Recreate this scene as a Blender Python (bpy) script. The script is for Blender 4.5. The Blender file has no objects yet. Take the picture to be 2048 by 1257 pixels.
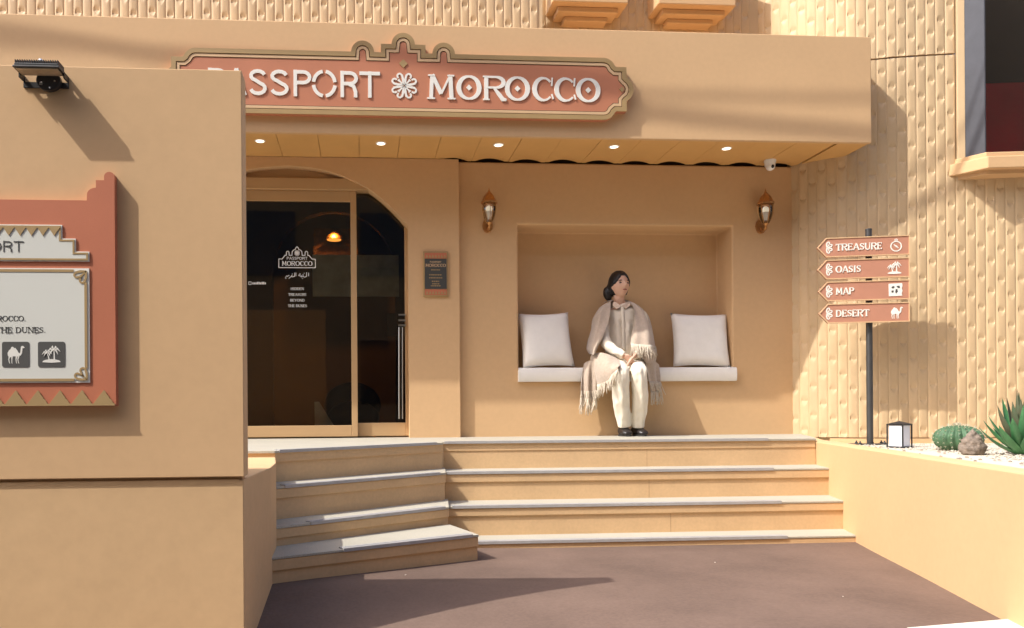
import bpy, math, random
from mathutils import Matrix, Vector, noise as mnoise
random.seed(7)
scene = bpy.context.scene
COL = scene.collection
R = math.radians

# ---------------------------------------------------------------- camera, sky, sun, exposure
F_PX, CX, CY, YAW, ROLL, CAMZ = 1550.0, 828.0, 823.0, math.atan((828 - 722) / 1550.0), 0.007, 0.21
cs, sn = math.cos(YAW), math.sin(YAW)
right = Vector((cs, -sn, 0)); fwd = Vector((sn, cs, 0)); up = Vector((0, 0, 1))
r2 = (right - up * ROLL).normalized(); u2 = (up + right * ROLL).normalized()
cd = bpy.data.cameras.new('camera'); cam = bpy.data.objects.new('camera', cd); COL.objects.link(cam)
M = Matrix((r2, u2, -fwd)).transposed().to_4x4(); M.translation = (0, 0, CAMZ)
cam.matrix_world = M
cd.sensor_width = 36.0; cd.lens = F_PX / 2048 * 36
cd.shift_x = (1024 - CX) / 2048; cd.shift_y = (CY - 628.5) / 2048
cd.clip_start = 0.05; cd.clip_end = 2000
scene.camera = cam

SUN = Vector((-2.5, -1.0, 3.2)).normalized()
w = bpy.data.worlds.new('World'); scene.world = w; w.use_nodes = True
wn = w.node_tree; wn.nodes.clear()
sky = wn.nodes.new('ShaderNodeTexSky'); sky.sky_type = 'NISHITA'; sky.sun_disc = False
sky.sun_elevation = math.asin(SUN.z); sky.sun_rotation = math.atan2(SUN.x, SUN.y)
sky.air_density = 0.8; sky.dust_density = 3.0; sky.altitude = 50
bgn = wn.nodes.new('ShaderNodeBackground'); bgn.inputs[1].default_value = 0.15
wo = wn.nodes.new('ShaderNodeOutputWorld')
wn.links.new(sky.outputs[0], bgn.inputs[0]); wn.links.new(bgn.outputs[0], wo.inputs[0])
sl = bpy.data.lights.new('sun', 'SUN'); sl.energy = 2.0; sl.angle = R(0.53); sl.color = (1.0, 0.985, 0.94)
so = bpy.data.objects.new('sun', sl); COL.objects.link(so)
so.rotation_euler = (-SUN).to_track_quat('-Z', 'Y').to_euler(); so.location = (-8, -3, 12)
vs = scene.view_settings
vs.view_transform = 'Standard'; vs.look = 'None'; vs.exposure = 1.42; vs.gamma = 1.0; vs.use_curve_mapping = False

# ---------------------------------------------------------------- measuring: photo point -> metres on a known plane
def ray(px, py):
    a, b = px - CX, py - CY
    a, b = a - ROLL * b, b + ROLL * a
    return right * (a / F_PX) + fwd - up * (b / F_PX)
def P(px, py, Y):
    d = ray(px, py); t = Y / d.y
    return Vector((d.x * t, Y, CAMZ + d.z * t))
def PZ(px, py, Z):
    d = ray(px, py); t = (Z - CAMZ) / d.z
    return Vector((d.x * t, d.y * t, Z))

# ---------------------------------------------------------------- mesh + object helpers
WM = {}
def world_of(o): return WM.get(o.name, Matrix.Identity(4))
def par(o, parent):
    if parent is not None:
        o.parent = parent; o.matrix_parent_inverse = world_of(parent).inverted()
def tag(o, label=None, cat=None, group=None, kind=None):
    if label: o['label'] = label
    if cat: o['category'] = cat
    if group: o['group'] = group
    if kind: o['kind'] = kind
    return o
def empty(name, loc, label=None, cat=None, group=None, parent=None):
    o = bpy.data.objects.new(name, None); COL.objects.link(o); o.location = loc
    o.empty_display_size = 0.05
    WM[o.name] = Matrix.Translation(Vector(loc))
    par(o, parent)
    return tag(o, label, cat, group)
def inst(name, mesh, loc, rz=0.0, parent=None):
    o = bpy.data.objects.new(name, mesh); COL.objects.link(o)
    o.location = loc; o.rotation_euler = (0, 0, rz)
    WM[o.name] = Matrix.Translation(Vector(loc)) @ Matrix.Rotation(rz, 4, 'Z')
    par(o, parent); return o

class Fr:
    """a flat working frame: origin, u right, v up, n out of the surface"""
    def __init__(s, o, u, v=(0, 0, 1)):
        s.o = Vector(o); s.u = Vector(u).normalized(); s.v = Vector(v).normalized(); s.n = s.u.cross(s.v) * 1.0
    def __call__(s, u, v, n=0.0): return s.o + s.u * u + s.v * v + s.n * n

class MB:
    def __init__(s): s.v = []; s.f = []; s.mi = []; s.m = 0
    def add(s, vs, fs):
        b = len(s.v); s.v += [tuple(x) for x in vs]
        for f in fs: s.f.append([b + i for i in f]); s.mi.append(s.m)
        return s
    def box(s, x0, x1, y0, y1, z0, z1):
        return s.add([(x0,y0,z0),(x1,y0,z0),(x1,y1,z0),(x0,y1,z0),(x0,y0,z1),(x1,y0,z1),(x1,y1,z1),(x0,y1,z1)],
                     [(3,2,1,0),(4,5,6,7),(0,1,5,4),(1,2,6,5),(2,3,7,6),(3,0,4,7)])
    def fbox(s, F, u0, u1, v0, v1, n0, n1):
        p = [F(u0,v0,n0),F(u1,v0,n0),F(u1,v1,n0),F(u0,v1,n0),F(u0,v0,n1),F(u1,v0,n1),F(u1,v1,n1),F(u0,v1,n1)]
        return s.add(p, [(3,2,1,0),(4,5,6,7),(0,1,5,4),(1,2,6,5),(2,3,7,6),(3,0,4,7)])
    def prism(s, poly, z0, z1):
        n = len(poly)
        vs_ = [(p[0], p[1], z0) for p in poly] + [(p[0], p[1], z1) for p in poly]
        fs = [list(range(n))[::-1], list(range(n, 2*n))] + [(i, (i+1) % n, n + (i+1) % n, n + i) for i in range(n)]
        return s.add(vs_, fs)
    def fpoly(s, F, poly, n0, n1):
        n = len(poly)
        vs_ = [F(p[0], p[1], n0) for p in poly] + [F(p[0], p[1], n1) for p in poly]
        fs = [list(range(n))[::-1], list(range(n, 2*n))] + [(i, (i+1) % n, n + (i+1) % n, n + i) for i in range(n)]
        return s.add(vs_, fs)
    def fring(s, F, a, b, n0, n1):
        n = len(a); q = []
        for n_ in (n0, n1):
            q += [F(p[0], p[1], n_) for p in a] + [F(p[0], p[1], n_) for p in b]
        fs = []
        for i in range(n):
            j = (i + 1) % n
            fs += [(2*n+i, 2*n+j, 3*n+j, 3*n+i), (i, j, 2*n+j, 2*n+i), (n+j, n+i, 3*n+i, 3*n+j), (i, n+i, n+j, j)]
        return s.add(q, fs)
    def ribbon(s, F, pts, wd, n0, n1, closed=False):
        n = len(pts)
        if not hasattr(wd, '__len__'): wd = [wd] * n
        L, Rr = [], []
        for i in range(n):
            p = Vector(pts[i]).to_2d() if len(pts[i]) > 2 else Vector(pts[i])
            a = Vector(pts[i-1]) if (i > 0 or closed) else None
            b = Vector(pts[(i+1) % n]) if (i < n-1 or closed) else None
            d1 = (p - a).normalized() if a is not None and (p-a).length > 1e-9 else None
            d2 = (b - p).normalized() if b is not None and (b-p).length > 1e-9 else None
            if d1 is None: d1 = d2
            if d2 is None: d2 = d1
            if d1 is None: d1 = d2 = Vector((1, 0))
            t = d1 + d2
            t = d1 if t.length < 1e-6 else t.normalized()
            nn = Vector((-t.y, t.x)); c = max(0.45, nn.dot(Vector((-d1.y, d1.x))))
            h = wd[i] * 0.5 / c
            L.append(p + nn * h); Rr.append(p - nn * h)
        vs_ = [F(q.x, q.y, n1) for q in L] + [F(q.x, q.y, n1) for q in Rr] + [F(q.x, q.y, n0) for q in L] + [F(q.x, q.y, n0) for q in Rr]
        fs = []
        for i in range(n if closed else n - 1):
            j = (i + 1) % n
            fs += [(i, n+i, n+j, j), (i, j, 2*n+j, 2*n+i), (n+j, n+i, 3*n+i, 3*n+j)]
        if not closed:
            fs += [(0, 2*n, 3*n, n), (n-1, 2*n-1, 4*n-1, 3*n-1)]
        return s.add(vs_, fs)
    def tube(s, pts, rad, seg=8, cap=True, flat=None):
        """pts: 3-D points, rad: radius or list of radius / (ra, rb); flat: reference side direction"""
        pts = [Vector(p) for p in pts]; n = len(pts)
        if not hasattr(rad, '__len__'): rad = [rad] * n
        ref = Vector(flat) if flat is not None else Vector((0.31, 0.77, 0.55)); vs_ = []; prev = None
        for i in range(n):
            t = (pts[min(i+1, n-1)] - pts[max(i-1, 0)])
            t = t.normalized() if t.length > 1e-9 else Vector((0, 0, 1))
            if prev is None:
                a = ref - t * ref.dot(t)
                if a.length < 1e-4: a = t.orthogonal()
                a.normalize()
            else:
                a = (prev - t * prev.dot(t)); a = a.normalized() if a.length > 1e-5 else t.orthogonal().normalized()
            prev = a; b = t.cross(a)
            ra, rb = rad[i] if hasattr(rad[i], '__len__') else (rad[i], rad[i])
            for k in range(seg):
                an = 2 * math.pi * k / seg
                vs_.append(pts[i] + a * (ra * math.cos(an)) + b * (rb * math.sin(an)))
        fs = [(i*seg+k, i*seg+(k+1) % seg, (i+1)*seg+(k+1) % seg, (i+1)*seg+k) for i in range(n-1) for k in range(seg)]
        if cap: fs += [list(range(seg))[::-1], list(range((n-1)*seg, n*seg))]
        return s.add(vs_, fs)
    def lathe(s, c, prof, seg=16, axis=None, xy=(1, 1)):
        c = Vector(c); vs_ = []
        for (r_, z_) in prof:
            for k in range(seg):
                a = 2 * math.pi * k / seg
                vs_.append(c + Vector((r_ * xy[0] * math.cos(a), r_ * xy[1] * math.sin(a), z_)))
        n = len(prof)
        fs = [(i*seg+k, i*seg+(k+1) % seg, (i+1)*seg+(k+1) % seg, (i+1)*seg+k) for i in range(n-1) for k in range(seg)]
        fs += [list(range(seg))[::-1], list(range((n-1)*seg, n*seg))]
        return s.add(vs_, fs)
    def ellip(s, c, ax, seg=16, rings=10, rot=None):
        c = Vector(c); rot = rot or Matrix.Identity(3); vs_ = []
        for i in range(rings + 1):
            ph = math.pi * i / rings
            for k in range(seg):
                a = 2 * math.pi * k / seg
                v = Vector((ax[0]*math.sin(ph)*math.cos(a), ax[1]*math.sin(ph)*math.sin(a), ax[2]*math.cos(ph)))
                vs_.append(c + rot @ v)
        fs = [(i*seg+k, (i+1)*seg+k, (i+1)*seg+(k+1) % seg, i*seg+(k+1) % seg) for i in range(rings) for k in range(seg)]
        return s.add(vs_, fs)
    def grid(s, rows, closed=False):
        n = len(rows[0]); vs_ = [p for r_ in rows for p in r_]
        fs = [(i*n+k, i*n+k+1, (i+1)*n+k+1, (i+1)*n+k) for i in range(len(rows)-1) for k in range(n-1)]
        return s.add(vs_, fs)
    def mesh(s, name, mats, smooth=False):
        me = bpy.data.meshes.new(name); me.from_pydata(s.v, [], s.f)
        for m in (mats if isinstance(mats, (list, tuple)) else [mats]): me.materials.append(m)
        if any(s.mi): me.polygons.foreach_set('material_index', s.mi)
        me.validate(); me.update()
        if smooth:
            me.polygons.foreach_set('use_smooth', [True] * len(me.polygons))
            if smooth != True: me.set_sharp_from_angle(angle=R(smooth))
        return me
    def build(s, name, mats, parent=None, smooth=False, bevel=0, seg=2, remesh=0, sub=0, fix=True):
        me = s.mesh(name, mats, smooth)
        if fix:
            import bmesh
            b = bmesh.new(); b.from_mesh(me); bmesh.ops.recalc_face_normals(b, faces=b.faces); b.to_mesh(me); b.free()
        o = bpy.data.objects.new(name, me); COL.objects.link(o); WM[o.name] = Matrix.Identity(4)
        par(o, parent)
        if remesh:
            m = o.modifiers.new('r', 'REMESH'); m.mode = 'VOXEL'; m.voxel_size = remesh; m.use_smooth_shade = True
            m2 = o.modifiers.new('s', 'SMOOTH'); m2.iterations = 4; m2.factor = 0.5
        if bevel:
            m = o.modifiers.new('b', 'BEVEL'); m.width = bevel; m.segments = seg; m.limit_method = 'ANGLE'; m.angle_limit = R(35)
        if sub:
            m = o.modifiers.new('u', 'SUBSURF'); m.levels = sub; m.render_levels = sub
        return o

def arc(cx, cy, rx, ry, a0, a1, n=8):
    return [(cx + rx * math.cos(R(a0 + (a1-a0)*i/n)), cy + ry * math.sin(R(a0 + (a1-a0)*i/n))) for i in range(n + 1)]
def offset(poly, d):
    """inset a clockwise-or-not closed outline by d (towards inside)"""
    n = len(poly); A = sum(poly[i][0]*poly[(i+1) % n][1] - poly[(i+1) % n][0]*poly[i][1] for i in range(n))
    sgn = 1 if A > 0 else -1; out = []
    for i in range(n):
        p = Vector(poly[i]); d1 = (p - Vector(poly[i-1])).normalized(); d2 = (Vector(poly[(i+1) % n]) - p).normalized()
        n1 = Vector((-d1.y, d1.x)) * sgn; n2 = Vector((-d2.y, d2.x)) * sgn
        m = n1 + n2; m = n1 if m.length < 1e-6 else m.normalized()
        c = max(0.5, m.dot(n1)); out.append(tuple(p + m * (d / c)))
    return out
def spline(pts, k=6):
    """Catmull-Rom through tuples of any length"""
    n = len(pts); out = []
    for i in range(n - 1):
        p0, p1, p2, p3 = pts[max(i-1, 0)], pts[i], pts[i+1], pts[min(i+2, n-1)]
        for j in range(k):
            t = j / k
            out.append(tuple(0.5 * (2*b + (c-a)*t + (2*a-5*b+4*c-d)*t*t + (3*b-a-3*c+d)*t**3) for a, b, c, d in zip(p0, p1, p2, p3)))
    out.append(tuple(pts[-1])); return out

# ---------------------------------------------------------------- materials
MATS = {}
def mat(name, col, rough=0.6, metal=0.0, vary=0.0, vscale=3.0, bump=0.0, bscale=60.0, col2=None, spec=0.4, emit=None, estr=0.0,
        sheen=0.0, fine=0.0, fscale=300.0, detail=6.0, sss=0.0):
    m = bpy.data.materials.new(name); m.use_nodes = True; nt = m.node_tree; b = nt.nodes['Principled BSDF']
    b.inputs['Base Color'].default_value = (*col, 1); b.inputs['Roughness'].default_value = rough
    b.inputs['Metallic'].default_value = metal; b.inputs['Specular IOR Level'].default_value = spec
    if sheen: b.inputs['Sheen Weight'].default_value = sheen; b.inputs['Sheen Roughness'].default_value = 0.5
    if sss: b.inputs['Subsurface Weight'].default_value = sss; b.inputs['Subsurface Radius'].default_value = (0.01, 0.004, 0.002)
    if emit: b.inputs['Emission Color'].default_value = (*emit, 1); b.inputs['Emission Strength'].default_value = estr
    tc = nt.nodes.new('ShaderNodeTexCoord'); geo = nt.nodes.new('ShaderNodeNewGeometry')
    src = geo.outputs['Position']
    last = None
    if vary:
        n = nt.nodes.new('ShaderNodeTexNoise'); n.inputs['Scale'].default_value = vscale; n.inputs['Detail'].default_value = detail
        n.inputs['Roughness'].default_value = 0.62
        nt.links.new(src, n.inputs['Vector'])
        rp = nt.nodes.new('ShaderNodeValToRGB'); rp.color_ramp.elements[0].position = 0.3; rp.color_ramp.elements[1].position = 0.7
        c2 = col2 or tuple(min(1, c * (1 + vary)) for c in col); c1 = tuple(c * (1 - vary) for c in col) if not col2 else col
        rp.color_ramp.elements[0].color = (*c1, 1); rp.color_ramp.elements[1].color = (*c2, 1)
        nt.links.new(n.outputs[0], rp.inputs[0]); last = rp.outputs[0]
    if fine:
        n = nt.nodes.new('ShaderNodeTexNoise'); n.inputs['Scale'].default_value = fscale; n.inputs['Detail'].default_value = 3
        nt.links.new(src, n.inputs['Vector'])
        mr = nt.nodes.new('ShaderNodeMapRange'); mr.inputs[1].default_value = 0.3; mr.inputs[2].default_value = 0.7
        mr.inputs[3].default_value = 1 - fine; mr.inputs[4].default_value = 1 + fine
        nt.links.new(n.outputs[0], mr.inputs[0])
        mx = nt.nodes.new('ShaderNodeMix'); mx.data_type = 'RGBA'; mx.blend_type = 'MULTIPLY'; mx.inputs[0].default_value = 1
        if last is not None: nt.links.new(last, mx.inputs[6])
        else: mx.inputs[6].default_value = (*col, 1)
        nt.links.new(mr.outputs[0], mx.inputs[7]); last = mx.outputs[2]
    if last is not None: nt.links.new(last, b.inputs['Base Color'])
    if bump:
        n = nt.nodes.new('ShaderNodeTexNoise'); n.inputs['Scale'].default_value = bscale; n.inputs['Detail'].default_value = 5
        nt.links.new(src, n.inputs['Vector'])
        bp = nt.nodes.new('ShaderNodeBump'); bp.inputs['Strength'].default_value = bump; bp.inputs['Distance'].default_value = 0.01
        nt.links.new(n.outputs[0], bp.inputs['Height']); nt.links.new(bp.outputs[0], b.inputs['Normal'])
    MATS[name] = m; return m

PL = (0.60, 0.386, 0.202)
m_plaster = mat('sand_plaster', PL, 0.78, vary=0.03, vscale=1.9, bump=0.11, bscale=6.0, fine=0.018, fscale=30, spec=0.25, detail=9)
m_plaster2 = mat('trowelled_sand_plaster', (0.585, 0.385, 0.203), 0.82, vary=0.03, vscale=2.6, bump=0.24, bscale=6.0, fine=0.025, fscale=25, spec=0.2)
m_step = mat('painted_step_concrete', (0.59, 0.393, 0.21), 0.75, vary=0.06, vscale=4, bump=0.15, bscale=15, fine=0.04, fscale=60, spec=0.25)
m_cane = mat('cream_cane_panel', (0.555, 0.395, 0.225), 0.6, vary=0.06, vscale=5, bump=0.05, bscale=80, spec=0.35)
def tint_each(m, lo=0.93, hi=1.05):
    nt = m.node_tree; b = nt.nodes['Principled BSDF']; lk = b.inputs['Base Color'].links[0]; src = lk.from_socket
    oi = nt.nodes.new('ShaderNodeObjectInfo'); mr = nt.nodes.new('ShaderNodeMapRange'); mr.inputs[3].default_value = lo; mr.inputs[4].default_value = hi
    mx = nt.nodes.new('ShaderNodeMix'); mx.data_type = 'RGBA'; mx.blend_type = 'MULTIPLY'; mx.inputs[0].default_value = 1
    nt.links.new(oi.outputs['Random'], mr.inputs[0]); nt.links.new(src, mx.inputs[6]); nt.links.new(mr.outputs[0], mx.inputs[7]); nt.links.new(mx.outputs[2], b.inputs['Base Color'])
tint_each(m_cane)
m_soffit = mat('soffit_panel_paint', (0.62, 0.36, 0.13), 0.6, vary=0.05, vscale=3, spec=0.3)
m_terra = mat('terracotta_paint', (0.47, 0.155, 0.08), 0.62, vary=0.05, vscale=2.5, fine=0.02, spec=0.3)
m_terra2 = mat('pale_terracotta_paint', (0.47, 0.185, 0.10), 0.62, vary=0.05, vscale=3, spec=0.3)
m_arrow = mat('dusty_terracotta_paint', (0.44, 0.205, 0.13), 0.62, vary=0.05, vscale=5, spec=0.3)
m_gold = mat('matt_gold_paint', (0.36, 0.24, 0.105), 0.55, vary=0.06, vscale=6, spec=0.35)
m_gold2 = mat('pale_gold_edge', (0.60, 0.40, 0.22), 0.55, vary=0.05, vscale=6)
m_cream = mat('cream_letter_paint', (0.76, 0.73, 0.65), 0.5, vary=0.02, vscale=8)
m_panel = mat('off_white_panel', (0.63, 0.62, 0.55), 0.55, vary=0.02, vscale=2)
m_dark = mat('dark_grey_print', (0.055, 0.055, 0.05), 0.6, vary=0.08, vscale=9)
m_tile = mat('icon_tile_grey', (0.075, 0.072, 0.065), 0.55, vary=0.05, vscale=7)
m_terrazzo = mat('pale_terrazzo_tread', (0.39, 0.36, 0.29), 0.6, vary=0.05, vscale=3, fine=0.16, fscale=160, bump=0.05, bscale=120)
m_strip = mat('grey_nosing_metal', (0.37, 0.355, 0.34), 0.5, metal=0.05, vary=0.1, vscale=20)
m_groove = mat('grey_nosing_groove', (0.14, 0.135, 0.145), 0.6, vary=0.1, vscale=20)
m_ground = mat('red_brown_pavement', (0.142, 0.093, 0.070), 0.8, vary=0.24, vscale=1.3, bump=0.15, bscale=60, fine=0.08, fscale=70, spec=0.25, detail=10)
m_kerb = mat('pale_kerb_concrete', (0.66, 0.60, 0.50), 0.7, vary=0.06, vscale=6, fine=0.06, fscale=90)
m_frame = mat('champagne_door_frame', (0.50, 0.32, 0.16), 0.42, metal=0.15, vary=0.03, vscale=4)
m_steel = mat('brushed_steel', (0.62, 0.60, 0.56), 0.28, metal=1.0, vary=0.04, vscale=30)
m_black = mat('black_metal', (0.02, 0.02, 0.021), 0.42, vary=0.15, vscale=20)
m_post = mat('dark_grey_post_metal', (0.075, 0.072, 0.07), 0.42, metal=0.5, vary=0.1, vscale=15)
m_copper = mat('aged_copper', (0.50, 0.25, 0.09), 0.36, metal=0.75, vary=0.2, vscale=40)
m_white = mat('white_plastic', (0.78, 0.77, 0.74), 0.4, vary=0.02, vscale=20)
m_fabric = mat('white_linen', (0.84, 0.80, 0.73), 0.9, vary=0.03, vscale=14, bump=0.12, bscale=380, sheen=0.2, spec=0.15)
m_bulb = mat('bulb_glass', (0.9, 0.88, 0.8), 0.3, vary=0.01, vscale=30, emit=(1, 0.9, 0.7), estr=0.15)
m_down = mat('downlight_lens', (0.9, 0.88, 0.84), 0.3, vary=0.01, vscale=20, emit=(1.0, 0.86, 0.66), estr=0.9)
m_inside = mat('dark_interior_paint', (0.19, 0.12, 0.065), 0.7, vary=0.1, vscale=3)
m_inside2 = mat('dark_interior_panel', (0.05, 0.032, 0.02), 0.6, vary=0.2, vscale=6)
m_gap = mat('gap_shade_black', (0.03, 0.018, 0.01), 0.9, vary=0.1, vscale=9)
m_warm = mat('warm_lamp', (0.8, 0.4, 0.1), 0.4, vary=0.05, vscale=9, emit=(1.0, 0.36, 0.06), estr=0.8)

def glass(name, tint, ior=1.5, rough=0.0, gl=(1, 1, 1), fmax=1.0):
    m = bpy.data.materials.new(name); m.use_nodes = True; nt = m.node_tree; nt.nodes.clear()
    t = nt.nodes.new('ShaderNodeBsdfTransparent'); t.inputs[0].default_value = (*tint, 1)
    g = nt.nodes.new('ShaderNodeBsdfGlossy'); g.inputs['Roughness'].default_value = rough; g.inputs[0].default_value = (*gl, 1)
    fr = nt.nodes.new('ShaderNodeFresnel'); fr.inputs[0].default_value = ior
    n = nt.nodes.new('ShaderNodeTexNoise'); n.inputs['Scale'].default_value = 0.8
    bp = nt.nodes.new('ShaderNodeBump'); bp.inputs['Strength'].default_value = 0.02; bp.inputs['Distance'].default_value = 0.02
    geo = nt.nodes.new('ShaderNodeNewGeometry'); nt.links.new(geo.outputs['Position'], n.inputs['Vector'])
    nt.links.new(n.outputs[0], bp.inputs['Height']); nt.links.new(bp.outputs[0], g.inputs['Normal'])
    mx = nt.nodes.new('ShaderNodeMixShader'); o = nt.nodes.new('ShaderNodeOutputMaterial')
    nt.links.new(fr.outputs[0], mx.inputs[0]); nt.links.new(t.outputs[0], mx.inputs[1]); nt.links.new(g.outputs[0], mx.inputs[2])
    nt.links.new(mx.outputs[0], o.inputs[0]); return m
m_glass = glass('tinted_door_glass', (0.80, 0.78, 0.72))
m_clear = glass('clear_lantern_glass', (0.95, 0.93, 0.88))
m_winglass = glass('dark_window_glass', (0.96, 0.96, 0.96))

# ---------------------------------------------------------------- lettering (stroke outlines, no font files)
def glyph(c, serif):
    """strokes in a unit box: list of (points, width); width in units of cap height"""
    T, t = (0.17, 0.085) if serif else (0.15, 0.15)
    S = []; h = T / 2; g = t / 2
    def st(*p, w=T): S.append((list(p), w))
    def sf(x, y, k=0.16):
        if serif: S.append(([(x - k, y), (x + k, y)], 0.06))
    if c == 'P' or c == 'R' or c == 'B':
        st((0.14, 0), (0.14, 1)); sf(0.14, 0.03, 0.14); sf(0.12, 0.97, 0.12)
        top = [(0.14, 1-g)] + arc(0.55, 0.76-g/2, 0.33, 0.24-g/2, 90, -90, 8) + [(0.14, 0.52)]
        if c == 'B': top = [(0.14, 1-g)] + arc(0.5, 0.76-g/2, 0.30, 0.24-g/2, 90, -90, 8) + [(0.14, 0.52)]
        S.append((top, [t] + ([t] + [t+(T-t)*math.sin(math.pi*i/8) for i in range(1, 8)] + [t]) + [t]))
        if c == 'R':
            if serif: st((0.46, 0.52), (0.70, 0.22), (0.84, 0.04), (1.0, 0.02), w=[t, T, T, t])
            else: st((0.5, 0.50), (0.74, 0.42), (0.84, 0.22), (0.84, 0))
        if c == 'B': S.append(([(0.14, 0.52)] + arc(0.54, 0.28, 0.34, 0.28-g, 90, -90, 8) + [(0.14, g)], [t] + [t+(T-t)*math.sin(math.pi*i/8) for i in range(9)] + [t]))
    elif c == 'A':
        st((0.08, 0), (0.5, 1), w=t if serif else T); st((0.5, 1), (0.92, 0)); st((0.24, 0.33), (0.78, 0.33), w=t)
        sf(0.08, 0.03, 0.13); sf(0.92, 0.03, 0.14)
    elif c == 'S':
        p = arc(0.5, 0.74, 0.36, 0.19, 20, 270, 9) + arc(0.5, 0.28, 0.38, 0.20, 90, -160, 9)[0:]
        p = arc(0.5, 0.745, 0.35, 0.18, 15, 250, 9) + arc(0.5, 0.275, 0.37, 0.20, 70, -165, 9)
        n = len(p); S.append((p, [t + (T-t)*math.sin(math.pi*min(1, max(0, (i/(n-1)-0.2)/0.6))) for i in range(n)]))
        if serif: S.append(([(0.84, 0.72), (0.84, 0.98)], 0.06)); S.append(([(0.14, 0.02), (0.14, 0.28)], 0.06))
    elif c == 'O' or c == 'Q':
        n = 24; p = arc(0.5, 0.5, 0.5 - T*0.42, 0.5 - g, 0, 360, n)[:-1]
        S.append((p, [t + (T*1.15-t)*abs(math.cos(2*math.pi*i/n)) for i in range(n)], True))
    elif c == 'C':
        n = 18; p = arc(0.54, 0.5, 0.47 - T*0.4, 0.5 - g, 42, 318, n)
        S.append((p, [t + (T*1.15-t)*max(0, -math.cos(R(42+276*i/n)))**0.7 for i in range(n+1)]))
        if serif: S.append(([(0.90, 0.64), (0.93, 0.98)], 0.065)); S.append(([(0.90, 0.30), (0.97, 0.10)], 0.065))
    elif c == 'T':
        st((0.5, 0), (0.5, 1)); st((0.02, 1-g), (0.98, 1-g), w=t); sf(0.5, 0.03, 0.2)
        if serif: st((0.03, 0.98), (0.03, 0.76), w=0.06); st((0.97, 0.98), (0.97, 0.76), w=0.06)
    elif c == 'M':
        st((0.14, 0), (0.18, 1), w=T*0.9); st((0.18, 1), (0.5, 0.22), w=T); st((0.5, 0.22), (0.82, 1), w=t); st((0.82, 1), (0.86, 0), w=T)
        sf(0.14, 0.03, 0.14); sf(0.86, 0.03, 0.14); sf(0.16, 0.97, 0.12); sf(0.84, 0.97, 0.12)
    elif c == 'N':
        st((0.14, 0), (0.14, 1), w=t); st((0.14, 1), (0.86, 0)); st((0.86, 0), (0.86, 1), w=t); sf(0.14, 0.03); sf(0.12, 0.97); sf(0.86, 0.97)
    elif c == 'E':
        st((0.18, 0), (0.18, 1)); st((0.18, 1-g), (0.86, 1-g), w=t); st((0.18, 0.52), (0.72, 0.52), w=t); st((0.18, g), (0.9, g), w=t)
        if serif: st((0.86, 1), (0.86, 0.78), w=0.06); st((0.9, 0), (0.9, 0.24), w=0.06); st((0.72, 0.42), (0.72, 0.62), w=0.05); sf(0.14, 0.03, 0.12); sf(0.14, 0.97, 0.12)
    elif c == 'U':
        p = [(0.16, 1), (0.16, 0.36)] + arc(0.5, 0.34, 0.34, 0.30, 180, 360, 8)[1:] + [(0.84, 1)]
        S.append((p, [T, T] + [T - (T-t)*i/8 for i in range(1, 9)] + [t])); sf(0.16, 0.97); sf(0.84, 0.97, 0.13)
    elif c == 'I': st((0.5, 0), (0.5, 1)); sf(0.5, 0.03, 0.26); sf(0.5, 0.97, 0.26)
    elif c == 'D':
        st((0.16, 0), (0.16, 1)); p = [(0.16, 1-g)] + arc(0.42, 0.5, 0.46, 0.5-g, 90, -90, 12) + [(0.16, g)]
        S.append((p, [t] + [t+(T-t)*math.sin(math.pi*i/12) for i in range(13)] + [t])); sf(0.12, 0.03, 0.12); sf(0.12, 0.97, 0.12)
    elif c == 'H':
        st((0.16, 0), (0.16, 1)); st((0.84, 0), (0.84, 1)); st((0.16, 0.52), (0.84, 0.52), w=t)
        for x in (0.16, 0.84): sf(x, 0.03); sf(x, 0.97)
    elif c == 'Y': st((0.08, 1), (0.5, 0.45)); st((0.92, 1), (0.5, 0.45), w=t); st((0.5, 0.5), (0.5, 0)); sf(0.1, 0.97, 0.13); sf(0.9, 0.97, 0.13); sf(0.5, 0.03)
    elif c == '.': S.append(([(0.3, 0.07), (0.7, 0.07)], 0.14))
    return S
ADV = {'I': 0.42, '.': 0.3, ' ': 0.4, 'M': 1.05, 'T': 0.82, 'E': 0.72, 'S': 0.66, 'P': 0.74, 'R': 0.84, 'B': 0.76, 'C': 0.84, 'O': 0.95, 'D': 0.88, 'N': 0.9, 'H': 0.92, 'U': 0.88, 'A': 0.92, 'Y': 0.86}
def letter(mb, F, c, u0, u1, v0, v1, n0, n1, serif=True, bold=1.0):
    w_, h_ = u1 - u0, v1 - v0
    for k, s_ in enumerate(glyph(c, serif)):
        pts = [(u0 + x * w_, v0 + y * h_) for x, y in s_[0]]
        wd = [q * h_ * bold for q in s_[1]] if hasattr(s_[1], '__len__') else s_[1] * h_ * bold
        mb.ribbon(F, pts, wd, n0, n1 + k * 0.00025, closed=len(s_) > 2)
def text_width(s, h, tr=0.06): return sum(ADV.get(c, 0.85) * h + tr * h for c in s) - tr * h
def text(F, s, u, v, h, n0, n1, name, m, parent, serif=True, align='l', width=None, bold=1.0, single=False):
    W = text_width(s, h); k = (width / W) if width else 1.0
    if align == 'r': u -= W * k
    if align == 'c': u -= W * k / 2
    big = MB()
    for c in s:
        a = ADV.get(c, 0.85) * h * k
        if c != ' ':
            mb = big if single else MB()
            letter(mb, F, c, u, u + a, v, v + h, n0, n1, serif, bold)
            if not single: mb.build(name, m, parent)
        u += a + 0.06 * h * k
    return big.build(name, m, parent) if single else None
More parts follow.
